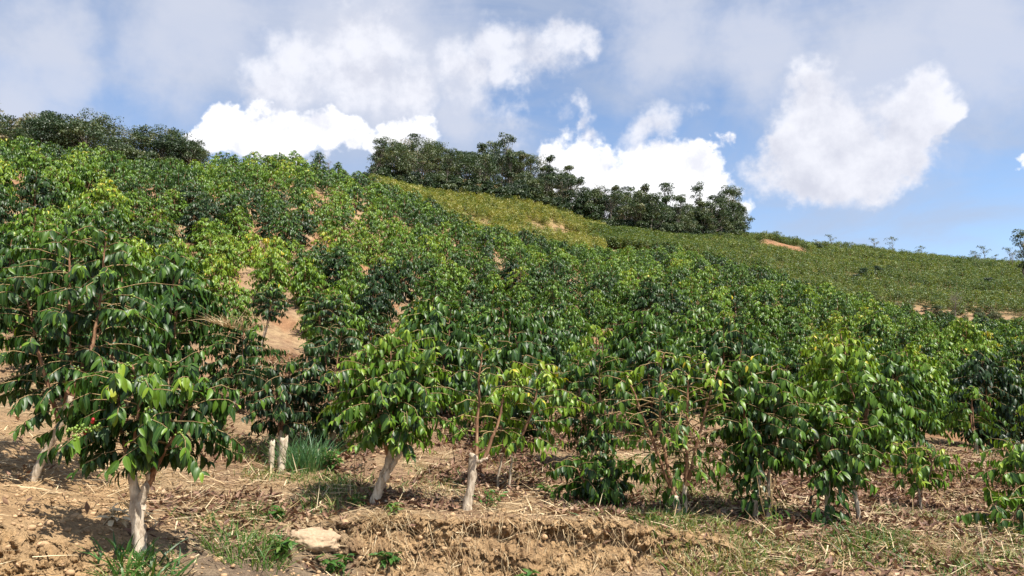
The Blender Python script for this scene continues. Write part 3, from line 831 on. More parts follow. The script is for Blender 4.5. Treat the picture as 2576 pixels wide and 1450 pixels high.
coffee_tree('coffee_tree', 'sparse coffee tree with straight pale stump trunk and thin upright stem', 1185, 1290, 8.15, 17, 200, 14,
            H=1.8, trunk=F_tr, stems=[((0.05, 0, 0.50), (0.10, 0.0, 1.74)), ((0.12, 0, 0.5), (0.34, 0.1, 1.2))],
            h0=0.78, Lmax=0.54, leaf=0.130, tint0=0.37, density=0.75, node=0.07, bare=0.52, lstep=0.055, twig=0.0065)
coffee_tree('coffee_tree', 'yellowish thin-leaved coffee shrub on two dark spindly stems', 1290, 1228, 9.4, 18, 150, 14,
            H=1.55, trunk=[[((-0.18, 0, -0.1), 0.020), ((-0.17, 0, 0.2), 0.017), ((-0.1, 0, 0.5), 0.014)], [((-0.04, 0, -0.1), 0.018), ((-0.03, 0, 0.25), 0.015), ((0, 0, 0.5), 0.013)]],
            stems=[((-0.1, 0, 0.45), (-0.05, 0.1, 1.4)), ((0, 0, 0.45), (0.35, 0.05, 1.5))], h0=0.40, Lmax=0.68, leaf=0.130, tint0=0.52, density=0.8, bare=0.4)
coffee_tree('coffee_tree', 'low dark leafy coffee bush on brown leaf litter', 1510, 1272, 9.0, 19, 200, 0,
            node=0.036, H=0.75, trunk=[((0, 0, -0.1), 0.03), ((0, 0, 0.2), 0.02)], stems=[((0, 0, 0.1), (-0.28, 0, 0.52)), ((0, 0, 0.1), (0.3, 0.1, 0.50)), ((0, 0, 0.1), (0.02, -0.1, 0.56))],
            h0=0.12, Lmax=0.5, leaf=0.130, tint0=0.17, lower_clump=60)
coffee_tree('coffee_tree', 'tall dark coffee tree rising behind the low dark bush', 1490, 1190, 10.6, 20, 140, 0,
            H=1.62, h0=0.2, Lmax=0.62, leaf=0.128, tint0=0.27, lower_clump=60)
I_tr = [[((0.02, 0, -0.12), 0.050), ((0.0, 0, 0.10), 0.046), ((-0.02, 0, 0.26), 0.042)], [((0.06, 0.05, -0.1), 0.032), ((0.09, 0.05, 0.3), 0.028), ((0.11, 0.05, 0.45), 0.024)]]
coffee_tree('coffee_tree', 'open coffee tree showing many bare tan branches and fanning stems', 1705, 1312, 8.45, 21, 210, 18,
            H=1.78, trunk=I_tr, stems=[((-0.02, 0, 0.22), (-0.50, 0.05, 1.52)), ((-0.01, 0, 0.22), (-0.10, 0.02, 1.72)), ((0.1, 0.05, 0.35), (0.18, 0.0, 1.66)), ((0.12, 0.05, 0.36), (0.48, 0.05, 1.58))],
            h0=0.50, Lmax=0.62, leaf=0.130, tint0=0.41, density=0.66, node=0.06, bare=0.70, lstep=0.075, twig=0.0075, lower_clump=34)
coffee_tree('coffee_tree', 'dense dark coffee tree between the open tree and yellow-tipped tree', 1905, 1320, 8.75, 22, 240, 4,
            H=1.75, trunk=[[((-0.04, 0, -0.12), 0.04), ((0.0, 0, 0.3), 0.036), ((0.05, 0, 0.55), 0.03)], [((0.1, 0, -0.12), 0.03), ((0.13, 0, 0.3), 0.028), ((0.16, 0, 0.55), 0.024)]],
            stems=[((0.05, 0, 0.5), (-0.12, 0.0, 1.66)), ((0.16, 0, 0.5), (0.26, 0.1, 1.60)), ((0.08, 0, 0.5), (0.05, 0.15, 1.7))], h0=0.62, Lmax=0.56, leaf=0.130, tint0=0.26, lower_clump=110)
coffee_tree('coffee_tree', 'coffee tree with bright yellow-green tips on one side', 2085, 1312, 8.95, 23, 240, 4,
            H=1.35, trunk=[[((0.0, 0, -0.12), 0.035), ((0.0, 0, 0.3), 0.03), ((0.02, 0, 0.5), 0.026)], [((0.32, 0, -0.12), 0.03), ((0.3, 0, 0.2), 0.028), ((0.26, 0, 0.45), 0.024)]],
            stems=[((0.02, 0, 0.45), (-0.08, 0.05, 1.22)), ((0.26, 0, 0.4), (0.30, -0.02, 1.12)), ((0.1, 0, 0.45), (0.1, 0.1, 1.28))], h0=0.45, Lmax=0.44, leaf=0.130, tint0=0.35, lower_clump=120)
coffee_tree('coffee_tree', 'small low coffee shrub with orange-tinged leaves before the cut terrace', 2318, 1308, 10.7, 24, 130, 0,
            H=0.85, trunk=[((0, 0, -0.1), 0.022), ((0, 0, 0.18), 0.018), ((-0.02, 0, 0.3), 0.016)], stems=[((-0.02, 0, 0.28), (-0.22, 0, 0.80)), ((-0.01, 0, 0.28), (0.12, 0, 0.72))],
            h0=0.28, Lmax=0.42, leaf=0.130, tint0=0.52)
coffee_tree('coffee_tree', 'coffee shrub at the end of the front row past the cut terrace', 2570, 1300, 10.6, 25, 130, 0,
            H=0.95, h0=0.3, Lmax=0.6, leaf=0.130, tint0=0.36, stems=[((0.0, 0, 0.2), (-0.05, 0.02, 0.9)), ((0.0, 0, 0.2), (0.2, 0.08, 0.85))])
coffee_tree('coffee_tree', 'low spreading coffee bush above the crumbling brown bank corner', 2540, 1368, 9.3, 26, 120, 0,
            H=0.5, h0=0.1, Lmax=0.5, leaf=0.130, tint0=0.34, trunk=[((0, 0, -0.1), 0.025), ((0, 0, 0.15), 0.02)], stems=[((0, 0, 0.08), (-0.05, 0, 0.36)), ((0, 0, 0.08), (0.2, 0, 0.36))])

coffee_tree('coffee_tree', 'high-crowned coffee tree with two bare trunks on the dry strawy slope', 805, 862, 19.6, 27, 60, 0, group='coffee trees on the dry slope',
            H=2.0, h0=1.15, Lmax=0.6, leaf=0.15, tint0=0.38, trunk=[[((0, 0, -0.1), 0.05), ((0, 0, 0.5), 0.042), ((0.02, 0, 1.0), 0.035)], [((0.3, 0, -0.1), 0.045), ((0.28, 0, 0.5), 0.04), ((0.22, 0, 1.0), 0.032)]],
            stems=[((0.02, 0, 0.95), (-0.1, 0, 1.9)), ((0.22, 0, 0.95), (0.35, 0.05, 1.85))])
coffee_tree('coffee_tree', 'coffee tree with slanting pale trunk above the dry strawy slope', 665, 795, 22.4, 28, 50, 0, group='coffee trees on the dry slope',
            H=1.9, h0=1.0, Lmax=0.6, leaf=0.15, tint0=0.34, trunk=[((-0.12, 0, -0.1), 0.055), ((0, 0, 0.4), 0.045), ((0.14, 0, 0.95), 0.035)], stems=[((0.14, 0, 0.9), (0.15, 0, 1.8)), ((0.14, 0, 0.9), (-0.15, 0.1, 1.65))])

# ------------------------------------------------------------------ coffee on the slope
def coffee_proto(seed, leaf_tpl, leaf, node, **kw):
    g = coffee_geometry(seed, leaf=leaf, node=node, low=True, **kw)
    tb = MB()
    for V, Q, T in g['trunk']: tb.add(V, Q, T, mi=0)
    for V, Q, T in g['stems']: tb.add(V, Q, T, mi=1)
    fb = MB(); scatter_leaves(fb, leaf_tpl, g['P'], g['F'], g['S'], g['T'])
    return tb, fb, g


def one_mesh(name, tb, fb, mats, twigs=()):
    mb = MB(); n0 = 0
    mb.V, mb.A = tb.V + fb.V, tb.A + fb.A
    mb.Q = list(tb.Q) + [q + tb.n for q in fb.Q]; mb.T = list(tb.T)
    mb.mq = list(tb.mq) + [np.full_like(q, 2) for q in fb.mq]; mb.mt = list(tb.mt); mb.n = tb.n + fb.n
    return mb.mesh(name, mats)


prng = random.Random(77)
MIDP = []
for i in range(10):
    H_ = prng.uniform(1.5, 1.9)
    sparse = i in (3, 8)
    st = [((0.03, 0, 0.25), (prng.uniform(-0.05, 0.15), prng.uniform(-0.1, 0.1), H_)), ((0, 0, 0.25), (prng.uniform(-0.3, -0.1), prng.uniform(-0.1, 0.2), H_ * 0.92)), ((0, 0, 0.25), (prng.uniform(0.1, 0.3), prng.uniform(0.0, 0.25), H_ * 0.88))][:2 if sparse else 3]
    tb, fb, g = coffee_proto(200 + i, LEAF_MID, 0.175, 0.068, droop=(0.5, 0.95), lstep=0.055, H=H_, h0=0.22 if not sparse else 0.5, lower_clump=50, Lmax=prng.uniform(0.70, 0.86), stems=st,
                             density=0.62 if sparse else 0.95, bare=0.5 if sparse else 0.34, tint0=(0.24, 0.38, 0.44, 0.52, 0.30, 0.40, 0.26, 0.45, 0.56, 0.34)[i])
    tw = MB()
    for b_, rr in g['twigs'][::2]:
        V, Q, T = tube(b_[::2], np.linspace(0.007, 0.003, len(b_[::2])), 3, cap=False); tw.add(V, Q, T)
    MIDP.append((tb.mesh('trunk', [M_PALE, M_STEM]), fb.mesh('foliage', M_LEAF), tw.mesh('branches', M_TWIG), sparse))

FARC = bpy.data.collections.new('slope_shrub_kinds')
for i in range(8):
    H_ = prng.uniform(1.45, 1.85)
    st = [((0.03, 0, 0.25), (prng.uniform(-0.05, 0.25), prng.uniform(-0.2, 0.2), H_)), ((0, 0, 0.25), (prng.uniform(-0.35, -0.1), prng.uniform(-0.1, 0.2), H_ * 0.93))]
    tb, fb, g = coffee_proto(300 + i, LEAF_LO, 0.20, 0.085, droop=(0.5, 0.95), lstep=0.065, H=H_, h0=0.35, Lmax=prng.uniform(0.76, 0.92), stems=st, bare=0.38, density=0.95, tint0=(0.26, 0.36, 0.42, 0.50, 0.32, 0.38, 0.44, 0.54)[i])
    me = one_mesh('coffee_shrub_far', tb, fb, [M_PALE, M_STEM, M_LEAF])
    FARC.objects.link(bpy.data.objects.new('slope_shrub_kind', me))

# planting positions: rows along the contour, jittered
grng = np.random.default_rng(4)
pts = []
for row_r in np.arange(11.2, 100, 1.72):
    half = math.radians(43)
    n = int(2 * half * row_r / 1.62)
    for k in range(n):
        a = -half + 2 * half * (k + grng.uniform(0.15, 0.85)) / n
        r = row_r + grng.normal(0, 0.22) + 0.9 * math.sin(a * 9 + row_r * 0.4)
        pts.append((r * math.sin(a), r * math.cos(a)))
pts = np.array(pts)
R_ = np.hypot(pts[:, 0], pts[:, 1]); PXs = px_of(pts[:, 0], pts[:, 1])
lim = np.interp(PXs, [-700, 0, 345, 700, 950, 1200, 1450, 1700, 1900, 2150, 2400, 2700], [62, 60, 60, 70, 70, 68, 84, 98, 92, 82, 80, 80])
keep = (R_ < lim) & (patch_w(pts[:, 0], pts[:, 1], 0.85) < 0.45) & (grng.random(len(pts)) > 0.05)
front_lim = np.interp(PXs, [-400, 0, 200, 345, 700, 950, 1500, 1900, 2150, 2300, 2700], [10.8, 10.8, 10.8, 11.2, 12.2, 12.0, 11.9, 11.8, 13.2, 15.6, 16.0])
keep &= R_ > front_lim
# leave the dry bare slope between the front tree and the hill open
for (px, r, rad) in ((690, 12.6, 1.0), (720, 13.6, 1.3), (700, 15.2, 1.6), (700, 17.8, 1.9), (770, 16.5, 1.2), (760, 20.5, 1.3), (660, 20.5, 1.0), (850, 19.5, 1.6), (815, 17.8, 1.2), (890, 21.5, 1.2), (665, 22.4, 1.2), (780, 18.6, 1.2), (640, 11.8, 0.8), (120, 10.3, 0.9), (780, 20, 1.6), (870, 20.5, 1.2)):
    x, y = spot(px, 900, r); keep &= np.hypot(pts[:, 0] - x, pts[:, 1] - y) > rad
keep &= np.hypot(pts[:, 0] - spot(585, 985, 12.6)[0], pts[:, 1] - spot(585, 985, 12.6)[1]) > 1.1
pts = pts[keep]; R_ = np.hypot(pts[:, 0], pts[:, 1]); PXs = px_of(pts[:, 0], pts[:, 1])
Zp = ground_h(pts[:, 0], pts[:, 1])
inview = (PXs > -60) & (PXs < 2640)
order = np.argsort(np.where(inview, R_, 1e6))
mid = order[:285]; far = order[285:]
far = far[(PXs[far] > -500) & (PXs[far] < 3080)]


ANCHOR = [(95, 'tall slanting-trunk tree'), (345, 'forked-trunk tree'), (585, 'vine-topped shrub'), (760, 'two cut stumps'), (950, 'leaning-trunk tree'), (1200, 'straight-stump sparse tree'),
          (1400, 'yellowish spindly shrub'), (1520, 'low dark bush'), (1705, 'open bare-branched tree'), (1905, 'dense dark tree'), (2085, 'yellow-tipped tree'), (2318, 'orange-tinged shrub'), (2560, 'last shrub of the front row')]
ORD = ['first', 'second', 'third', 'fourth', 'fifth', 'sixth', 'seventh', 'eighth', 'ninth']
COUNT = {}
LOOK = ['dark green', 'glossy green', 'bright green', 'thin yellowish', 'deep green', 'full green', 'dark glossy', 'light green', 'sparse yellow-green', 'leafy green']


def slope_label(px, r, j):
    a = min(ANCHOR, key=lambda q: abs(q[0] - px))[1]
    c = COUNT[a] = COUNT.get(a, 0) + 1
    if c <= len(ORD): return f'{LOOK[j]} coffee shrub, {ORD[c - 1]} one uphill behind the {a}', 'coffee shrubs behind the front row'
    return f'coffee shrub farther up the slope in line with the {a}', f'slope shrubs in line with the {a}'


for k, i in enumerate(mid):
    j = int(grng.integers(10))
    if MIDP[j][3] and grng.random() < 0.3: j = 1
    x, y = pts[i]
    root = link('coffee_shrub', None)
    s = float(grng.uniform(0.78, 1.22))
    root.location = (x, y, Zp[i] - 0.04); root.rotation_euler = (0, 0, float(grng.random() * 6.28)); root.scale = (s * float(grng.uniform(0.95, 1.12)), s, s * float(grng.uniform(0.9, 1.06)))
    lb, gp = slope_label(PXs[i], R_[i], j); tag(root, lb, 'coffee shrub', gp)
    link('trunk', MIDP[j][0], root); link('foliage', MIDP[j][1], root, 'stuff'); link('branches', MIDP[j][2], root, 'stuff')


def instancer(name, xyz, scale, rotz, idx, coll, kind='stuff', label=None, cat=None):
    me = bpy.data.meshes.new(name)
    xyz = np.asarray(xyz, np.float32); n = len(xyz)
    me.vertices.add(n); me.vertices.foreach_set('co', xyz.ravel())
    for nm, ty, dat in (('iscale', 'FLOAT_VECTOR', np.asarray(scale, np.float32)), ('irot', 'FLOAT_VECTOR', np.stack([np.zeros(n), np.zeros(n), rotz], -1).astype(np.float32)), ('iidx', 'INT', np.asarray(idx, np.int32))):
        a = me.attributes.new(nm, ty, 'POINT'); a.data.foreach_set('vector' if ty == 'FLOAT_VECTOR' else 'value', dat.ravel())
    o = link(name, me, None, kind)
    if label: tag(o, label, cat)
    ng = bpy.data.node_groups.new(name, 'GeometryNodeTree')
    ng.interface.new_socket('Geometry', in_out='INPUT', socket_type='NodeSocketGeometry'); ng.interface.new_socket('Geometry', in_out='OUTPUT', socket_type='NodeSocketGeometry')
    gi, go = ng.nodes.new('NodeGroupInput'), ng.nodes.new('NodeGroupOutput')
    ci = ng.nodes.new('GeometryNodeCollectionInfo'); ci.inputs['Collection'].default_value = coll
    ci.inputs['Separate Children'].default_value = True; ci.inputs['Reset Children'].default_value = True
    ip = ng.nodes.new('GeometryNodeInstanceOnPoints'); ip.inputs['Pick Instance'].default_value = True
    def attr(nm, ty):
        a = ng.nodes.new('GeometryNodeInputNamedAttribute'); a.data_type = ty; a.inputs['Name'].default_value = nm; return a.outputs['Attribute']
    e2r = ng.nodes.new('FunctionNodeEulerToRotation'); ng.links.new(attr('irot', 'FLOAT_VECTOR'), e2r.inputs[0])
    ng.links.new(gi.outputs[0], ip.inputs['Points']); ng.links.new(ci.outputs[0], ip.inputs['Instance'])
    ng.links.new(attr('iidx', 'INT'), ip.inputs['Instance Index']); ng.links.new(e2r.outputs[0], ip.inputs['Rotation']); ng.links.new(attr('iscale', 'FLOAT_VECTOR'), ip.inputs['Scale'])
    ng.links.new(ip.outputs[0], go.inputs[0])
    md = o.modifiers.new('planting', 'NODES'); md.node_group = ng
    return o


nf = len(far)
sc_ = grng.uniform(0.82, 1.22, (nf, 1)) * np.stack([grng.uniform(0.95, 1.15, nf), grng.uniform(0.95, 1.15, nf), grng.uniform(0.88, 1.05, nf)], -1)
instancer('distant_coffee_planting', np.column_stack([pts[far], Zp[far] - 0.04]), sc_, grng.random(nf) * 6.28, grng.integers(0, 8, nf), FARC,
          label='dense mass of coffee shrubs covering the upper hillside below the forest', cat='coffee planting')

# ------------------------------------------------------------------ young crop on the far slopes
YC = bpy.data.collections.new('young_crop_kinds')
for i in range(6):
    rng = np.random.default_rng(500 + i); mb = MB()
    V, Q, T = tube([(0, 0, -0.1), (0.02, 0, 0.6), (0, 0.02, 1.25)], [0.02, 0.014, 0.006], 4); mb.add(V, Q, T, mi=0)
    n = 120
    an = rng.random(n) * 6.28; z = 0.25 + rng.random(n) ** 0.8 * 1.1; rr = rng.random(n) ** 0.6 * 0.55 * (1.25 - z * 0.55)
    P = np.stack([np.cos(an) * rr, np.sin(an) * rr, z], -1)
    d = np.stack([np.cos(an), np.sin(an), rng.uniform(-0.9, 0.8, n)], -1) + rng.normal(0, 0.3, (n, 3))
    scatter_leaves(mb, LEAF_QUAD, P, frames(d, np.stack([np.cos(an) * .4, np.sin(an) * .4, np.ones(n)], -1) + rng.normal(0, 0.4, (n, 3))), rng.uniform(0.10, 0.24, n), np.clip((0.30, 0.38, 0.46, 0.54, 0.42, 0.78)[i] + rng.normal(0, 0.1, n), 0, 1), mi=1)
    YC.objects.link(bpy.data.objects.new('young_crop_kind', mb.mesh('young_crop', [M_TWIG, M_FIELD])))


def polar_scatter(rng, n, px0, px1, r0f, r1f):
    px = rng.uniform(px0, px1, n); a = np.array([az_of(p, 650) for p in px]); u = rng.random(n)
    r0, r1 = np.interp(px, *r0f), np.interp(px, *r1f)
    r = np.sqrt(r0 ** 2 + (r1 ** 2 - r0 ** 2) * u)
    return r * np.sin(a), r * np.cos(a)


rng = np.random.default_rng(9)
x, y = polar_scatter(rng, 9800, 1490, 3000, ([1560, 1700, 1900, 2150, 2400, 3000], [100, 101, 96, 96, 104, 106]), ([1560, 1700, 1900, 2150, 2400, 3000], [112, 140, 178, 188, 198, 198]))
k = (patch_w(x, y) < 0.4); x, y = x[k], y[k]; n = len(x)
s = rng.uniform(0.75, 1.35, (n, 1)) * np.ones((n, 3))
instancer('far_slope_crop', np.column_stack([x, y, ground_h(x, y)]), s, rng.random(n) * 6.28, rng.integers(0, 5, n), YC, label='low green crop covering the far slope beneath the skyline', cat='crop')
x, y = polar_scatter(rng, 3300, 930, 1520, ([930, 1200, 1450, 1640], [84, 78, 88, 100]), ([930, 1200, 1450, 1640], [104, 116, 124, 120]))
k = (patch_w(x, y) < 0.45); x, y = x[k], y[k]; n = len(x)
s = rng.uniform(0.6, 1.1, (n, 1)) * np.ones((n, 3))
instancer('yellow_slope_crop', np.column_stack([x, y, ground_h(x, y)]), s, rng.random(n) * 6.28, np.where(rng.random(n) < 0.75, 5, 3), YC, label='yellow-green low crop on the slope below the ridge forest', cat='crop')


# ------------------------------------------------------------------ ridge forest
def forest_proto(seed, H, W_, shape='round', tint=0.4, bare=False, nclump=26, per=110):
    rng = np.random.default_rng(seed)
    trunk_t, crown = MB(), MB()
    th = H * (0.38 if shape != 'bush' else 0.12)
    lean = rng.normal(0, 0.06 * H, 2)
    top = np.array([lean[0], lean[1], H * 0.8])
    base = np.array([0, 0, -0.3])
    pth = [base, base + (top - base) * 0.35 + np.append(rng.normal(0, 0.05 * H, 2), 0), base + (top - base) * 0.7, top]
    V, Q, T = tube(pth, [0.022 * H, 0.017 * H, 0.010 * H, 0.004 * H], 6); trunk_t.add(V, Q, T)
    cl = []
    for i in range(nclump):
        an = rng.random() * 6.28
        if shape == 'umbrella': zz = H * rng.uniform(0.72, 0.95); rr = W_ * math.sqrt(rng.random()) * 0.95
        elif shape == 'bush': zz = H * rng.uniform(0.12, 0.88); rr = W_ * math.sqrt(rng.random()) * math.sqrt(max(0.05, 1 - (zz / H) ** 2)) * 1.0
        elif shape == 'tall': zz = H * rng.uniform(0.25, 0.96); rr = W_ * rng.random() * (1.1 - zz / H * 0.7)
        else: zz = H * rng.uniform(0.4, 0.92); rr = W_ * math.sqrt(rng.random()) * math.sqrt(max(0.08, 1 - ((zz / H - 0.6) / 0.42) ** 2))
        c = np.array([math.cos(an) * rr + lean[0] * zz / H, math.sin(an) * rr + lean[1] * zz / H, zz])
        cl.append(c)
        st = base + (top - base) * min(0.95, max(0.2, zz / H * 0.8))
        mid_ = (st + c) / 2 + np.array([0, 0, -0.03 * H])
        V, Q, T = tube([st, mid_, c], [0.007 * H, 0.0045 * H, 0.002 * H], 4, cap=False); trunk_t.add(V, Q, T)
        if bare:
            for q in range(7):
                e = c + rng.normal(0, 0.12 * H, 3) + np.array([0, 0, 0.07 * H])
                V, Q, T = tube([c, (c + e) / 2 + rng.normal(0, 0.01 * H, 3), e], [0.0028 * H, 0.002 * H, 0.0012 * H], 3, cap=False); trunk_t.add(V, Q, T)
    if not bare:
        for c in cl:
            rad = W_ * rng.uniform(0.26, 0.46)
            flat = 0.45 if shape == 'umbrella' else 0.75
            n = int(per * rng.uniform(0.7, 1.3))
            v = unit(rng.normal(0, 1, (n, 3))); v[:, 2] = np.where(v[:, 2] < -0.3, -v[:, 2], v[:, 2])
            P = c + v * np.array([1, 1, flat]) * (rad * rng.random(n) ** 0.35)[:, None]
            hint = v * 0.7 + np.array([0, 0, 0.7]) + rng.normal(0, 0.5, (n, 3))
            d = np.cross(v, rng.normal(0, 1, (n, 3))) + v * 0.4
            tt = tint + 0.02 + rng.normal(0, 0.11) + rng.normal(0, 0.07, n)
            scatter_leaves(crown, LEAF_QUAD, P, frames(d, hint), rng.uniform(0.13, 0.29, n), np.clip(tt, 0, 1))
    return trunk_t.mesh('trunk', M_FBARK), (None if bare else crown.mesh('crown', M_FLEAF))


FP = {
    'round0': forest_proto(601, 5.5, 2.2, 'round', 0.42), 'round1': forest_proto(602, 6.2, 2.5, 'round', 0.55), 'round2': forest_proto(603, 5.0, 2.3, 'round', 0.30),
    'tall0': forest_proto(604, 7.5, 1.7, 'tall', 0.38), 'tall1': forest_proto(605, 6.5, 1.5, 'tall', 0.50), 'umb0': forest_proto(606, 6.5, 2.0, 'umbrella', 0.35, nclump=14),
    'umb1': forest_proto(607, 5.5, 1.6, 'umbrella', 0.22, nclump=10), 'bush0': forest_proto(608, 3.0, 1.7, 'bush', 0.40), 'bush1': forest_proto(609, 2.6, 1.6, 'bush', 0.28), 'bush2': forest_proto(610, 2.8, 1.8, 'bush', 0.72),
    'bare0': forest_proto(611, 6.0, 1.8, 'round', bare=True, nclump=16), 'bare1': forest_proto(612, 4.5, 1.3, 'tall', bare=True, nclump=10), 'thin0': forest_proto(613, 5.0, 1.4, 'round', 0.6, nclump=10, per=40),
}


def forest_tree(kind, px, py, r, s, label, group, name=None, rot=None, sz=1.0):
    x, y = spot(px, py, r); z = gh(x, y)
    bush = kind.startswith('bush')
    root = link(name or ('forest_bush' if bush else 'bare_tree' if kind.startswith('bare') else 'forest_tree'), None)
    root.location = (x, y, z - 0.1); root.scale = (s, s, s * sz); root.rotation_euler = (0, 0, frng.random() * 6.28 if rot is None else rot)
    tag(root, label, 'bush' if bush else 'tree', group)
    link('trunk', FP[kind][0], root)
    if FP[kind][1] is not None: link('crown', FP[kind][1], root, 'stuff')
    return root


frng = random.Random(31)
# singled-out trees
for a in [
    ('bush2', 75, 300, 68, 1.15, 'brownish rounded tree on the ridge at the far upper corner', None),
    ('round2', 150, 330, 66, 0.78, 'large dark green rounded tree beside the brownish one on the ridge', None),
    ('round0', 440, 370, 71, 0.7, 'olive domed tree at the end of the upper ridge group by the white cloud', None),
    ('umb1', 330, 375, 73, 0.6, 'tiny flat-topped tree poking above the upper ridge group', None),
    ('bush2', 370, 395, 66, 0.7, 'dry pinkish-brown bush at the foot of the upper ridge group', None),
    ('thin0', 795, 385, 74, 0.5, 'thin small tree alone on the crest of the coffee field', None),
    ('bare1', 825, 395, 75, 0.5, 'bent bare sapling on the crest beside the thin tree', None),
    ('umb0', 1090, 400, 135, 1.05, 'open flat-topped tree rising highest over the middle ridge forest', None),
    ('umb1', 1292, 440, 138, 1.0, 'dark flat-topped tree leaning out at the end of the middle forest', None),
    ('round0', 1240, 450, 132, 1.05, 'rounded green tree next to the dark leaning flat-topped tree', None),
    ('bare0', 1515, 520, 142, 1.05, 'leafless grey tree against the white cloud', None),
    ('bare1', 1452, 520, 140, 0.8, 'small leafless sapling before the white cloud', None),
    ('umb1', 1735, 570, 158, 0.95, 'little dark flat-crowned tree on the lower forest skyline', None),
    ('bare1', 1780, 575, 158, 1.0, 'bare thin tree near the low end of the ridge forest', None),
    ('umb0', 1380, 480, 128, 0.9, 'broad flat-crowned tree at the start of the lower forest', None),
    ('round1', 1590, 560, 140, 1.15, 'tall brown-tinged tree at the peak of the lower forest', None),
    ('bare0', 2405, 790, 98, 0.55, 'small leafless tree in the dry gully', None),
    ('tall0', 2590, 650, 150, 1.2, 'dark tree at the edge of the far slope skyline', None),
    ('bare1', 2545, 655, 172, 0.9, 'bare spreading tree next to the dark skyline tree', None),
    ('umb0', 1068, 470, 113, 0.75, 'slim pale-trunked tree in front of the dark middle forest', None),
    ('thin0', 1600, 606, 122, 1.0, 'slim pale-trunked tree before the dark lower forest', None),
    ('bush1', 1322, 592, 82, 0.75, 'round dark bush at the edge of the yellow slope', None)]:
    forest_tree(*a)


def forest_fill(n, pxr, rline, depth, kinds, label, group, smin, smax):
    for i in range(n):
        px = pxr[0] + (pxr[1] - pxr[0]) * (i + frng.random()) / n
        r = float(np.interp(px, *rline)) + frng.random() ** 1.3 * depth
        kd = frng.choice(kinds)
        lb = label[1] if kd.startswith('bush') else label[0]
        lb = {'round0': 'rounded', 'round1': 'broad brown-tinged', 'round2': 'dark rounded', 'tall0': 'tall narrow', 'tall1': 'slim pale', 'umb0': 'flat-topped', 'thin0': 'thin airy', 'bush0': 'rounded', 'bush1': 'dark', 'bush2': 'brownish'}.get(kd, '') + ' ' + lb
        forest_tree(kd, px, 450, r, frng.uniform(smin, smax), lb, group + ', ' + kd[:-1] + ' kind ' + 'abc'[int(kd[-1])], sz=frng.uniform(0.85, 1.15))


forest_fill(64, (-150, 505), ([-150, 0, 345, 505], [61, 61, 61.5, 66]), 9, ['round0', 'round2', 'bush0', 'bush2', 'bush0', 'round1'],
            ('tree in the upper ridge group above the coffee', 'bush in the upper ridge group above the coffee'), 'upper ridge group', 0.45, 0.72)
forest_fill(12, (850, 1000), ([850, 1000], [100, 112]), 30, ['thin0', 'bush0', 'bush1', 'bush2'],
            ('tree where the middle forest meets the coffee crest', 'bush where the middle forest meets the coffee crest'), 'middle forest edge', 0.5, 0.8)
forest_fill(52, (930, 1320), ([930, 1200, 1320], [104, 114, 119]), 30, ['round0', 'round1', 'round2', 'tall0', 'tall1', 'bush0', 'bush1', 'thin0', 'round2'],
            ('tree in the dense middle ridge forest', 'undergrowth bush along the middle ridge forest'), 'middle ridge forest', 0.65, 1.35)
forest_fill(58, (1290, 1640), ([1290, 1450, 1640], [119, 124, 122]), 26, ['round0', 'round1', 'round2', 'tall0', 'tall1', 'bush0', 'bush1', 'umb0', 'bush2'],
            ('tree in the sloping lower ridge forest', 'undergrowth bush along the sloping lower ridge forest'), 'lower ridge forest', 0.62, 1.35)
forest_fill(46, (1600, 1870), ([1600, 1700, 1870], [123, 134, 158]), 18, ['round2', 'tall0', 'tall0', 'round0', 'bush1', 'tall1', 'round2'],
            ('tree in the forest tongue ending above the far slope', 'bush in the forest tongue above the far slope'), 'forest tongue', 0.62, 1.35)

forest_fill(20, (940, 1300), ([940, 1200, 1320], [103, 112, 118]), 3, ['bush0', 'bush1', 'bush1'], ('', 'hem bush along the foot of the middle ridge forest'), 'middle forest foot', 0.8, 1.2)
forest_fill(30, (1290, 1860), ([1290, 1450, 1640, 1700, 1870], [118, 122, 121, 132, 156]), 3, ['bush0', 'bush1', 'bush1'], ('', 'hem bush along the foot of the sloping lower forest'), 'lower forest foot', 0.8, 1.25)
# young trees in a line on the far skyline
for i in range(44):
    px = 1885 + 710 * frng.random()
    r = float(np.interp(px, [1885, 2150, 2400, 2700], [172, 182, 192, 192])) + frng.uniform(-4, 3)
    forest_tree('thin0', px, 600, r, min(0.95, 0.25 + frng.expovariate(4.5)), 'spindly young tree in the row along the far skyline', 'young trees on the far skyline', 'young_tree')
# darker bushes on the far slope
for px, py, r, s in ((2235, 690, 140, 0.85), (2265, 688, 142, 0.8), (2180, 705, 128, 0.8), (2150, 715, 122, 0.7), (2205, 700, 133, 0.7), (2060, 618, 165, 0.9), (2480, 690, 140, 0.8)):
    forest_tree('bush1', px, py, r, s, 'dark round bush standing out on the far slope', 'dark bushes on the far slope')
for i in range(34):
    px = frng.uniform(2190, 2600)
    forest_tree(frng.choice(['bush2', 'bush2', 'bush0']), px, 780, frng.uniform(91, 110), frng.uniform(0.22, 0.46), 'greyish dry scrub in the gully below the far slope', 'dry scrub in the gully', 'dry_scrub')

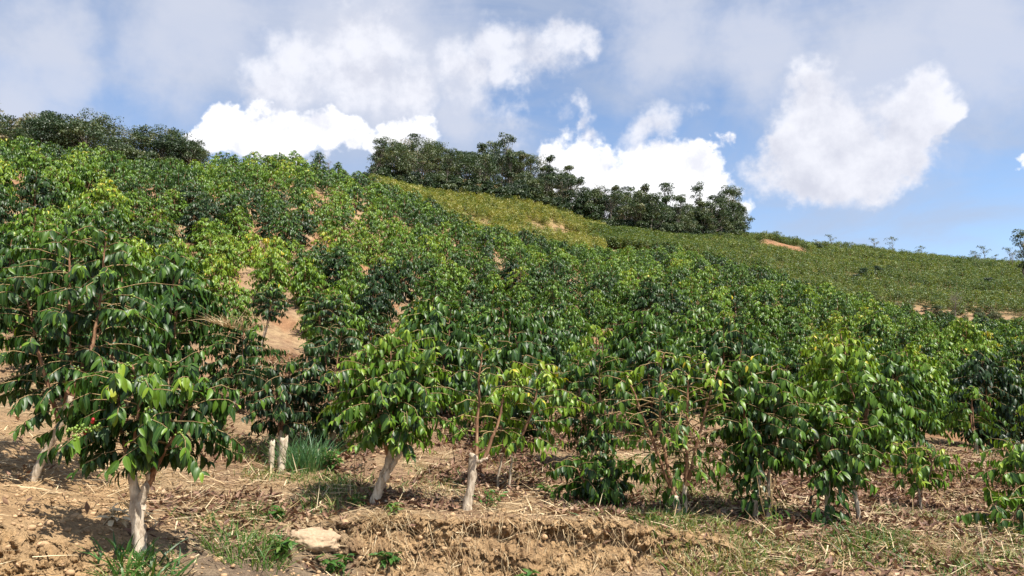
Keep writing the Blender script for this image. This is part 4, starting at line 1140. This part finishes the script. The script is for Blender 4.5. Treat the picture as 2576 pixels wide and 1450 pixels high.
# ------------------------------------------------------------------ ground cover of the front bank
def blades(mb, P, D, Lh, Wd, bend, tint, rng):
    """thin ribbons from P along D (unit), bending over"""
    V, Q, T = BLADE
    n = len(P)
    D = unit(D); side = unit(np.cross(D, np.array([0.0, 0, 1]) + rng.normal(0, 0.3, (n, 3))))
    bd = unit(rng.normal(0, 1, (n, 3)) * np.array([1, 1, 0.1]) - np.array([0, 0, 0.4]))
    t = V[:, 0]
    W_ = P[:, None] + D[:, None] * (t * 1.0)[None, :, None] * Lh[:, None, None] + side[:, None] * V[:, 1][None, :, None] * Wd[:, None, None] + bd[:, None] * (t ** 2)[None, :, None] * (Lh * bend)[:, None, None]
    A = np.zeros((n, len(V), 4)); A[:, :, 0] = np.asarray(tint)[:, None]; A[:, :, 1] = 1; A[:, :, 2] = t; A[:, :, 3] = 1
    off = (np.arange(n) * len(V))[:, None, None]
    mb.add(W_.reshape(-1, 3), (Q[None] + off).reshape(-1, 4), (T[None] + off).reshape(-1, 3), A.reshape(-1, 4))


def zone(rng, n, px0, px1, r0, r1):
    px = rng.uniform(px0, px1, n); a = np.arctan((px - CX) / (FPX * 1.01)); r = np.sqrt(rng.uniform(r0 ** 2, r1 ** 2, n))
    return r * np.sin(a), r * np.cos(a), px, r


rng = np.random.default_rng(21)
# straw
x, y, px, r = zone(rng, 46000, -300, 2900, 6.0, 15)
wgt = fbm(x * 0.8 + 31, y * 0.8, oct=3)
k = rng.random(len(x)) < (0.18 + 0.82 * sstep(wgt, 0.40, 0.6)) * np.where(r < 7.4, 0.5, 1.0) * np.where((px > 900) & (px < 1700) & (r < 7.85), 0.15, 1)
x2, y2, _, _ = zone(rng, 9000, 560, 960, 12.5, 23); x3, y3, _, _ = zone(rng, 5000, 2000, 2800, 12, 18.5)
x, y = np.concatenate([x[k], x2, x3]), np.concatenate([y[k], y2, y3]); n = len(x)
P = np.column_stack([x, y, ground_h(x, y) + rng.uniform(0.01, 0.06, n)])
D = np.column_stack([rng.normal(0, 1, (n, 2)), rng.normal(0.02, 0.16, n)])
mb = MB(); blades(mb, P, D, rng.uniform(0.08, 0.36, n), rng.uniform(0.005, 0.012, n), rng.uniform(0, 0.15, n), np.clip(rng.normal(0.62, 0.32, n), 0, 1), rng)
straw_o = link('dry_straw', mb.mesh('dry_straw', M_DRY), None, 'stuff'); tag(straw_o, 'pale dry straw and stems strewn over the soil bank', 'straw')
# leaf litter
x, y, px, r = zone(rng, 46000, -200, 2900, 7.0, 15)
wgt = fbm(x * 0.8, y * 0.8, oct=4)
k = rng.random(len(x)) < sstep(wgt, 0.31, 0.48) * sstep(px, 0, 300) * np.where(r < 8.0, 0.45, 1) * np.where((px > 900) & (px < 1650) & (r < 7.95), 0.05, 1)
x2, y2, _, _ = zone(rng, 7000, 600, 960, 12.5, 23); x3, y3, _, _ = zone(rng, 5000, 2000, 2800, 13.2, 18.5)
x, y = np.concatenate([x[k], x2, x3]), np.concatenate([y[k], y2, y3]); n = len(x)
P = np.column_stack([x, y, ground_h(x, y) + rng.uniform(0.005, 0.03, n)])
D = np.column_stack([rng.normal(0, 1, (n, 2)), rng.normal(0.1, 0.3, n)]); hint = np.tile([0, 0, 1.0], (n, 1)) + rng.normal(0, 0.4, (n, 3))
mb = MB(); scatter_leaves(mb, leaf_template(2, -0.35, 0.9, 0.22), P, frames(D, hint), rng.uniform(0.045, 0.11, n), np.clip(rng.normal(0.40, 0.24, n), 0, 1))
lit = link('leaf_litter', mb.mesh('leaf_litter', M_LITTER), None, 'stuff'); tag(lit, 'brown fallen coffee leaves littering the ledge', 'leaf litter')
# short grass
x, y, px, r = zone(rng, 90000, -200, 2900, 6.3, 12.5)
gw = sstep(fbm(x * 1.1 + 50, y * 1.1, oct=3), 0.46, 0.60) * np.interp(px, [-100, 350, 480, 600, 880, 950, 1600, 1680, 2050, 2250, 2900], [0.15, 0.2, 0.8, 1, 1, 0.3, 0.3, 1, 1, 0.9, 0.9])
gw *= np.where((px > 930) & (px < 1600) & (r < 7.95), 0.05, 1.0) * (1 - 0.7 * sstep(r, 9.6, 10.8) * (px > 900))
k = rng.random(len(x)) < gw; x, y = x[k], y[k]; n = len(x)
P = np.column_stack([x, y, ground_h(x, y) - 0.01])
D = np.column_stack([rng.normal(0, 0.55, (n, 2)), np.ones(n)])
mb = MB(); blades(mb, P, D, rng.uniform(0.05, 0.17, n), rng.uniform(0.005, 0.012, n), rng.uniform(0.2, 0.8, n), np.clip(np.where(rng.random(n) < 0.32, rng.normal(0.88, 0.1, n), rng.normal(0.38, 0.16, n)), 0, 1), rng)
gr = link('short_grass', mb.mesh('short_grass', M_GRASS), None, 'stuff'); tag(gr, 'patchy short green and yellowing grass on the bank top', 'grass')
# loose crumbs of soil
x, y, px, r = zone(rng, 7000, -250, 2850, 6.2, 11)
k = rng.random(len(x)) < np.where(r < 8.0, 1.0, 0.25); x, y = x[k], y[k]; n = len(x)
V0, T0 = ico(); cz = ground_h(x, y); cs = 0.006 + rng.exponential(0.008, n).clip(0, 0.035)
CV = V0[None] * rng.uniform(0.65, 1.25, (n, 12, 1)) * cs[:, None, None] * np.array([1, 1, 0.75]) + np.column_stack([x, y, cz + cs * 0.3])[:, None]
CA = np.ones((n, 12, 4)); CA[:, :, 0] = rng.random(n)[:, None]
mb = MB(); mb.add(CV.reshape(-1, 3), T=(T0[None] + (np.arange(n) * 12)[:, None, None]).reshape(-1, 3), A=CA.reshape(-1, 4))
cr_o = link('soil_crumbs', mb.mesh('soil_crumbs', plain('soil_crumb', (0.40, 0.265, 0.15), 0.95, 0.1), smooth=False), None, 'stuff'); tag(cr_o, 'loose crumbs of orange soil at the bank foot', 'soil')
# rootlets hanging from the cut face
x, y, px, r = zone(rng, 1500, 900, 1850, 7.4, 7.85)
n = len(x); P = np.column_stack([x, y, ground_h(x, y) + 0.03])
az_ = np.arctan2(x, y); D = np.column_stack([-np.sin(az_) * 0.5 + rng.normal(0, 0.45, n), -np.cos(az_) * 0.5 + rng.normal(0, 0.2, n), rng.uniform(-1.2, 0.2, n)])
mb = MB(); blades(mb, P, D, rng.uniform(0.06, 0.32, n), rng.uniform(0.003, 0.006, n), rng.uniform(0.1, 0.6, n), np.clip(rng.normal(0.5, 0.28, n), 0, 1), rng)
rl = link('rootlets', mb.mesh('rootlets', M_DRY), None, 'stuff'); tag(rl, 'thin roots dangling from the eroded orange bank face', 'roots')


def tuft(name, label, px, py, r, n, h, spread, mat, seed, cat='grass', wd=(0.006, 0.012), lean=0.45, tint=(0.4, 0.15), bend=(0.3, 0.9)):
    rng = np.random.default_rng(seed); x, y = spot(px, py, r); z = gh(x, y)
    an = rng.random(n) * 6.28; rr = spread * np.sqrt(rng.random(n))
    lx, ly = np.cos(an) * rr, np.sin(an) * rr
    P = np.column_stack([lx, ly, ground_h(x + lx, y + ly) - z - 0.02])
    D = np.column_stack([np.cos(an) * lean * rr / spread + rng.normal(0, 0.2, n), np.sin(an) * lean * rr / spread + rng.normal(0, 0.2, n), np.ones(n)])
    mb = MB(); blades(mb, P, D, rng.uniform(0.55, 1.1, n) * h, rng.uniform(*wd, n), rng.uniform(*bend, n), np.clip(rng.normal(*tint, n), 0, 1), rng)
    o = link(name, mb.mesh(name, mat), None); o.location = (x, y, z); tag(o, label, cat)
    return o


tuft('grass_tuft', 'broad-bladed green grass tuft below the forked-trunk tree', 345, 1435, 6.45, 150, 0.26, 0.26, M_GRASS, 1, wd=(0.012, 0.026), tint=(0.28, 0.12))
tuft('grass_tuft', 'fine bright grass clump between the forked-trunk tree and flat rock', 620, 1410, 7.15, 420, 0.24, 0.34, M_GRASS, 2, tint=(0.45, 0.16))
tuft('grass_tuft', 'tall bluish-green grass clump beside the cut stumps', 765, 1165, 9.9, 420, 0.52, 0.26, M_BLUEGRASS, 3, tint=(0.45, 0.2), lean=0.5, bend=(0.2, 0.6))
tuft('grass_tuft', 'leafy grass patch in the shadow above the flat rock', 640, 1290, 8.05, 300, 0.14, 0.3, M_GRASS, 4, tint=(0.35, 0.15))
tuft('grass_tuft', 'green grass fringe under the open bare-branched tree', 1660, 1338, 8.2, 520, 0.15, 0.42, M_GRASS, 5, tint=(0.45, 0.18))
tuft('grass_tuft', 'bright green grass clump on the mound below the yellow-tipped tree', 2190, 1378, 8.3, 620, 0.20, 0.36, M_GRASS, 6, tint=(0.42, 0.14))
tuft('grass_tuft', 'yellowing grass hanging over the bank edge beside the litter mound', 1800, 1410, 7.75, 700, 0.20, 0.55, M_GRASS, 7, tint=(0.72, 0.18))
tuft('grass_tuft', 'short grass patch at the foot of the orange-tinged shrub', 2330, 1330, 9.9, 380, 0.13, 0.5, M_GRASS, 8, tint=(0.5, 0.18))
tuft('dry_grass_clump', 'grey dead grass hanging over the brown cut bank edge', 2390, 1410, 8.1, 420, 0.30, 0.22, M_DRY, 9, cat='dead grass', tint=(0.45, 0.2), lean=0.8, bend=(0.8, 1.6), wd=(0.003, 0.006))
tuft('dry_grass_clump', 'bundle of fibrous dead roots on the edge beside the flat rock', 955, 1350, 7.75, 140, 0.24, 0.07, M_DRY, 10, cat='dead grass', tint=(0.7, 0.2), lean=0.8, bend=(0.8, 1.8), wd=(0.003, 0.006))
x, y = spot(585, 985, 12.6)
o = tuft('dry_vine_heap', 'heap of dry straw-coloured vines lying on a coffee crown', 578, 985, 12.5, 260, 0.30, 0.34, M_DRY, 11, cat='dry vines', tint=(0.65, 0.2), lean=1.8, bend=(0.3, 1.2), wd=(0.006, 0.012))
o.location.z += 1.27


def weed(label, px, py, r, h, n, seed, tint=0.45, leaf=0.07, mat=None):
    rng = np.random.default_rng(seed); x, y = spot(px, py, r); z = gh(x, y)
    root = link('weed_plant', None); root.location = (x, y, z - 0.01); tag(root, label, 'weed')
    sm, lm = MB(), MB(); Ps, Ds, Hs = [], [], []
    for i in range(n):
        an = rng.random() * 6.28; e = np.array([math.cos(an) * h * rng.uniform(0.1, 0.7), math.sin(an) * h * rng.uniform(0.1, 0.7), h * rng.uniform(0.5, 1)])
        pth = np.array([[0, 0, -0.02], e * 0.5 + np.array([0, 0, 0.1 * h]), e])
        V, Q, T = tube(pth, [0.004, 0.003, 0.002], 4); sm.add(V, Q, T)
        for q in range(9):
            t = rng.uniform(0.3, 1.0); p = pth[0] * (1 - t) ** 2 + 2 * pth[1] * t * (1 - t) + pth[2] * t * t
            b = rng.random() * 6.28; Ps.append(p); Ds.append([math.cos(b), math.sin(b), rng.uniform(-0.4, 0.5)]); Hs.append([math.cos(b) * .3, math.sin(b) * .3, 1.0])
    m = len(Ps)
    scatter_leaves(lm, LEAF_MID, np.array(Ps), frames(np.array(Ds), np.array(Hs) + rng.normal(0, .25, (m, 3))), rng.uniform(0.6, 1.2, m) * leaf, np.clip(tint + rng.normal(0, 0.1, m), 0, 1))
    link('stalks', sm.mesh('stalks', M_TWIG), root, 'stuff'); link('leaves', lm.mesh('leaves', mat or M_GRASS), root, 'stuff')
    return root


weed('leafy green weed below the flat rock', 850, 1420, 7.15, 0.20, 9, 1, 0.32, 0.10)
weed('small weed under the bank beside the dangling dead roots', 975, 1415, 7.4, 0.16, 6, 2, 0.3, 0.11)
weed('leafy weed at the base of the leaning trunk', 900, 1270, 8.2, 0.16, 5, 3, 0.4, 0.09)
weed('bushy weed at the base of the straight stump trunk', 1225, 1285, 8.2, 0.26, 8, 4, 0.35, 0.07)
weed('grey-green seedling on the bank brow', 985, 1330, 7.85, 0.12, 4, 5, 0.5, 0.10)
weed('young leafy weed beside the tall bluish grass', 830, 1190, 9.8, 0.3, 10, 6, 0.35, 0.10)
weed('weed patch in the grass above the flat rock', 700, 1300, 8.0, 0.14, 9, 7, 0.38, 0.08)
weed('tiny weed on the leaf litter by the low dark bush', 1385, 1240, 9.2, 0.18, 4, 8, 0.42, 0.10)
weed('leafy weed at the foot of the orange bank', 1330, 1448, 7.3, 0.14, 5, 9, 0.45, 0.10)
weed('weed by the rock on the grassy bank foot', 700, 1395, 7.2, 0.2, 10, 10, 0.36, 0.09)
weed('wilted yellow seedling beside the forked pale trunk', 285, 1300, 7.3, 0.24, 3, 11, 0.95, 0.13, M_DRY)
weed('scraggly weed at the foot of the dense dark tree', 1950, 1335, 8.3, 0.3, 6, 12, 0.6, 0.06)

# tall dry flower stalks
for i, (px, py, r, h, lb) in enumerate(((1935, 1335, 8.35, 0.72, 'tall thin dry weed stalk with fluffy seed heads before dense tree'), (905, 1225, 9.0, 0.42, 'brown seeding weed stalk behind the leaning trunk'))):
    rng = np.random.default_rng(60 + i); x, y = spot(px, py, r); root = link('dry_weed_stalk', None); root.location = (x, y, gh(x, y) - 0.02); tag(root, lb, 'weed')
    mb = MB(); hd = MB(); V0, T0 = ico()
    for q in range(3):
        e = np.array([rng.normal(0, 0.1), rng.normal(0, 0.05), h * rng.uniform(0.75, 1)])
        V, Q, T = tube([np.zeros(3), e * 0.5 + rng.normal(0, 0.02, 3), e], [0.005, 0.004, 0.002], 4); mb.add(V, Q, T)
        for w in range(6):
            p = e * rng.uniform(0.55, 1.0) + np.array([rng.normal(0, 0.05), rng.normal(0, 0.04), 0.02])
            V, Q, T = tube([e * 0.6, p], [0.002, 0.0015], 3); mb.add(V, Q, T)
            hd.add(V0 * rng.uniform(0.008, 0.016) + p, T=T0, A=np.tile([rng.uniform(0.3, 0.9), 1, 0, 1], (12, 1)))
    link('stalk', mb.mesh('stalk', M_TWIG), root); link('seed_heads', hd.mesh('seed_heads', M_DRY), root, 'stuff')


# stumps and the rock
def stump(label, px, py, r, h, rad, lean, seed):
    rng = np.random.default_rng(seed); x, y = spot(px, py, r)
    t_ = np.linspace(0, 1, 12)
    V, Q, T = tube(np.column_stack([lean * t_ + rng.normal(0, 0.006, 12), rng.normal(0, 0.004, 12), -0.15 + (h + 0.15) * t_]), rad * (1.35 - 0.45 * np.minimum(1, t_ * 2.2)) * (1 + rng.normal(0, 0.08, 12)), 11, rng, 0.16)
    V[-1, 2] -= 0.02; V[-12:-1, 2] += rng.normal(0, 0.022, 11)
    mb = MB(); mb.add(V, Q, T); o = link('cut_stump', mb.mesh('cut_stump', M_PALE), None); o.location = (x, y, gh(x, y)); tag(o, label, 'stump')


stump('tall pale cut stump beside the bluish-green grass', 705, 1172, 9.75, 0.40, 0.048, 0.03, 1)
stump('shorter pale cut stump next to the tall one', 682, 1170, 9.8, 0.34, 0.034, 0.0, 2)


def rock():
    rng = np.random.default_rng(5); V0, T0 = ico(); V, T = V0, T0
    for _ in range(4):
        e = {}; nv = list(V); nt_ = []
        def midp(a, b):
            k = (min(a, b), max(a, b))
            if k not in e: e[k] = len(nv); nv.append(unit((nv[a] + nv[b]) / 2))
            return e[k]
        for a, b, c in T:
            ab, bc, ca = midp(a, b), midp(b, c), midp(c, a); nt_ += [(a, ab, ca), (b, bc, ab), (c, ca, bc), (ab, bc, ca)]
        V, T = np.array(nv), np.array(nt_)
    n = fbm(V[:, 0] * 2.2 + 3, V[:, 1] * 2.2 + 1, V[:, 2] * 2.2, 4)
    V = V * (0.72 + 0.56 * n)[:, None]
    V = V * np.array([0.225, 0.19, 0.105]); V[:, 2] = np.minimum(V[:, 2], 0.062 + 0.012 * fbm(V[:, 0] * 14, V[:, 1] * 14, oct=3)) ; V[:, 2] -= V[:, 0] * 0.12
    mb = MB(); mb.add(V, T=T); o = link('flat_rock', mb.mesh('flat_rock', M_ROCK), None)
    x, y = spot(795, 1355, 7.55); o.location = (x, y, gh(x, y) + 0.035); o.rotation_euler = (0.12, 0, 0.15); tag(o, 'flat tan rock lying on the bank edge', 'rock')


rock()
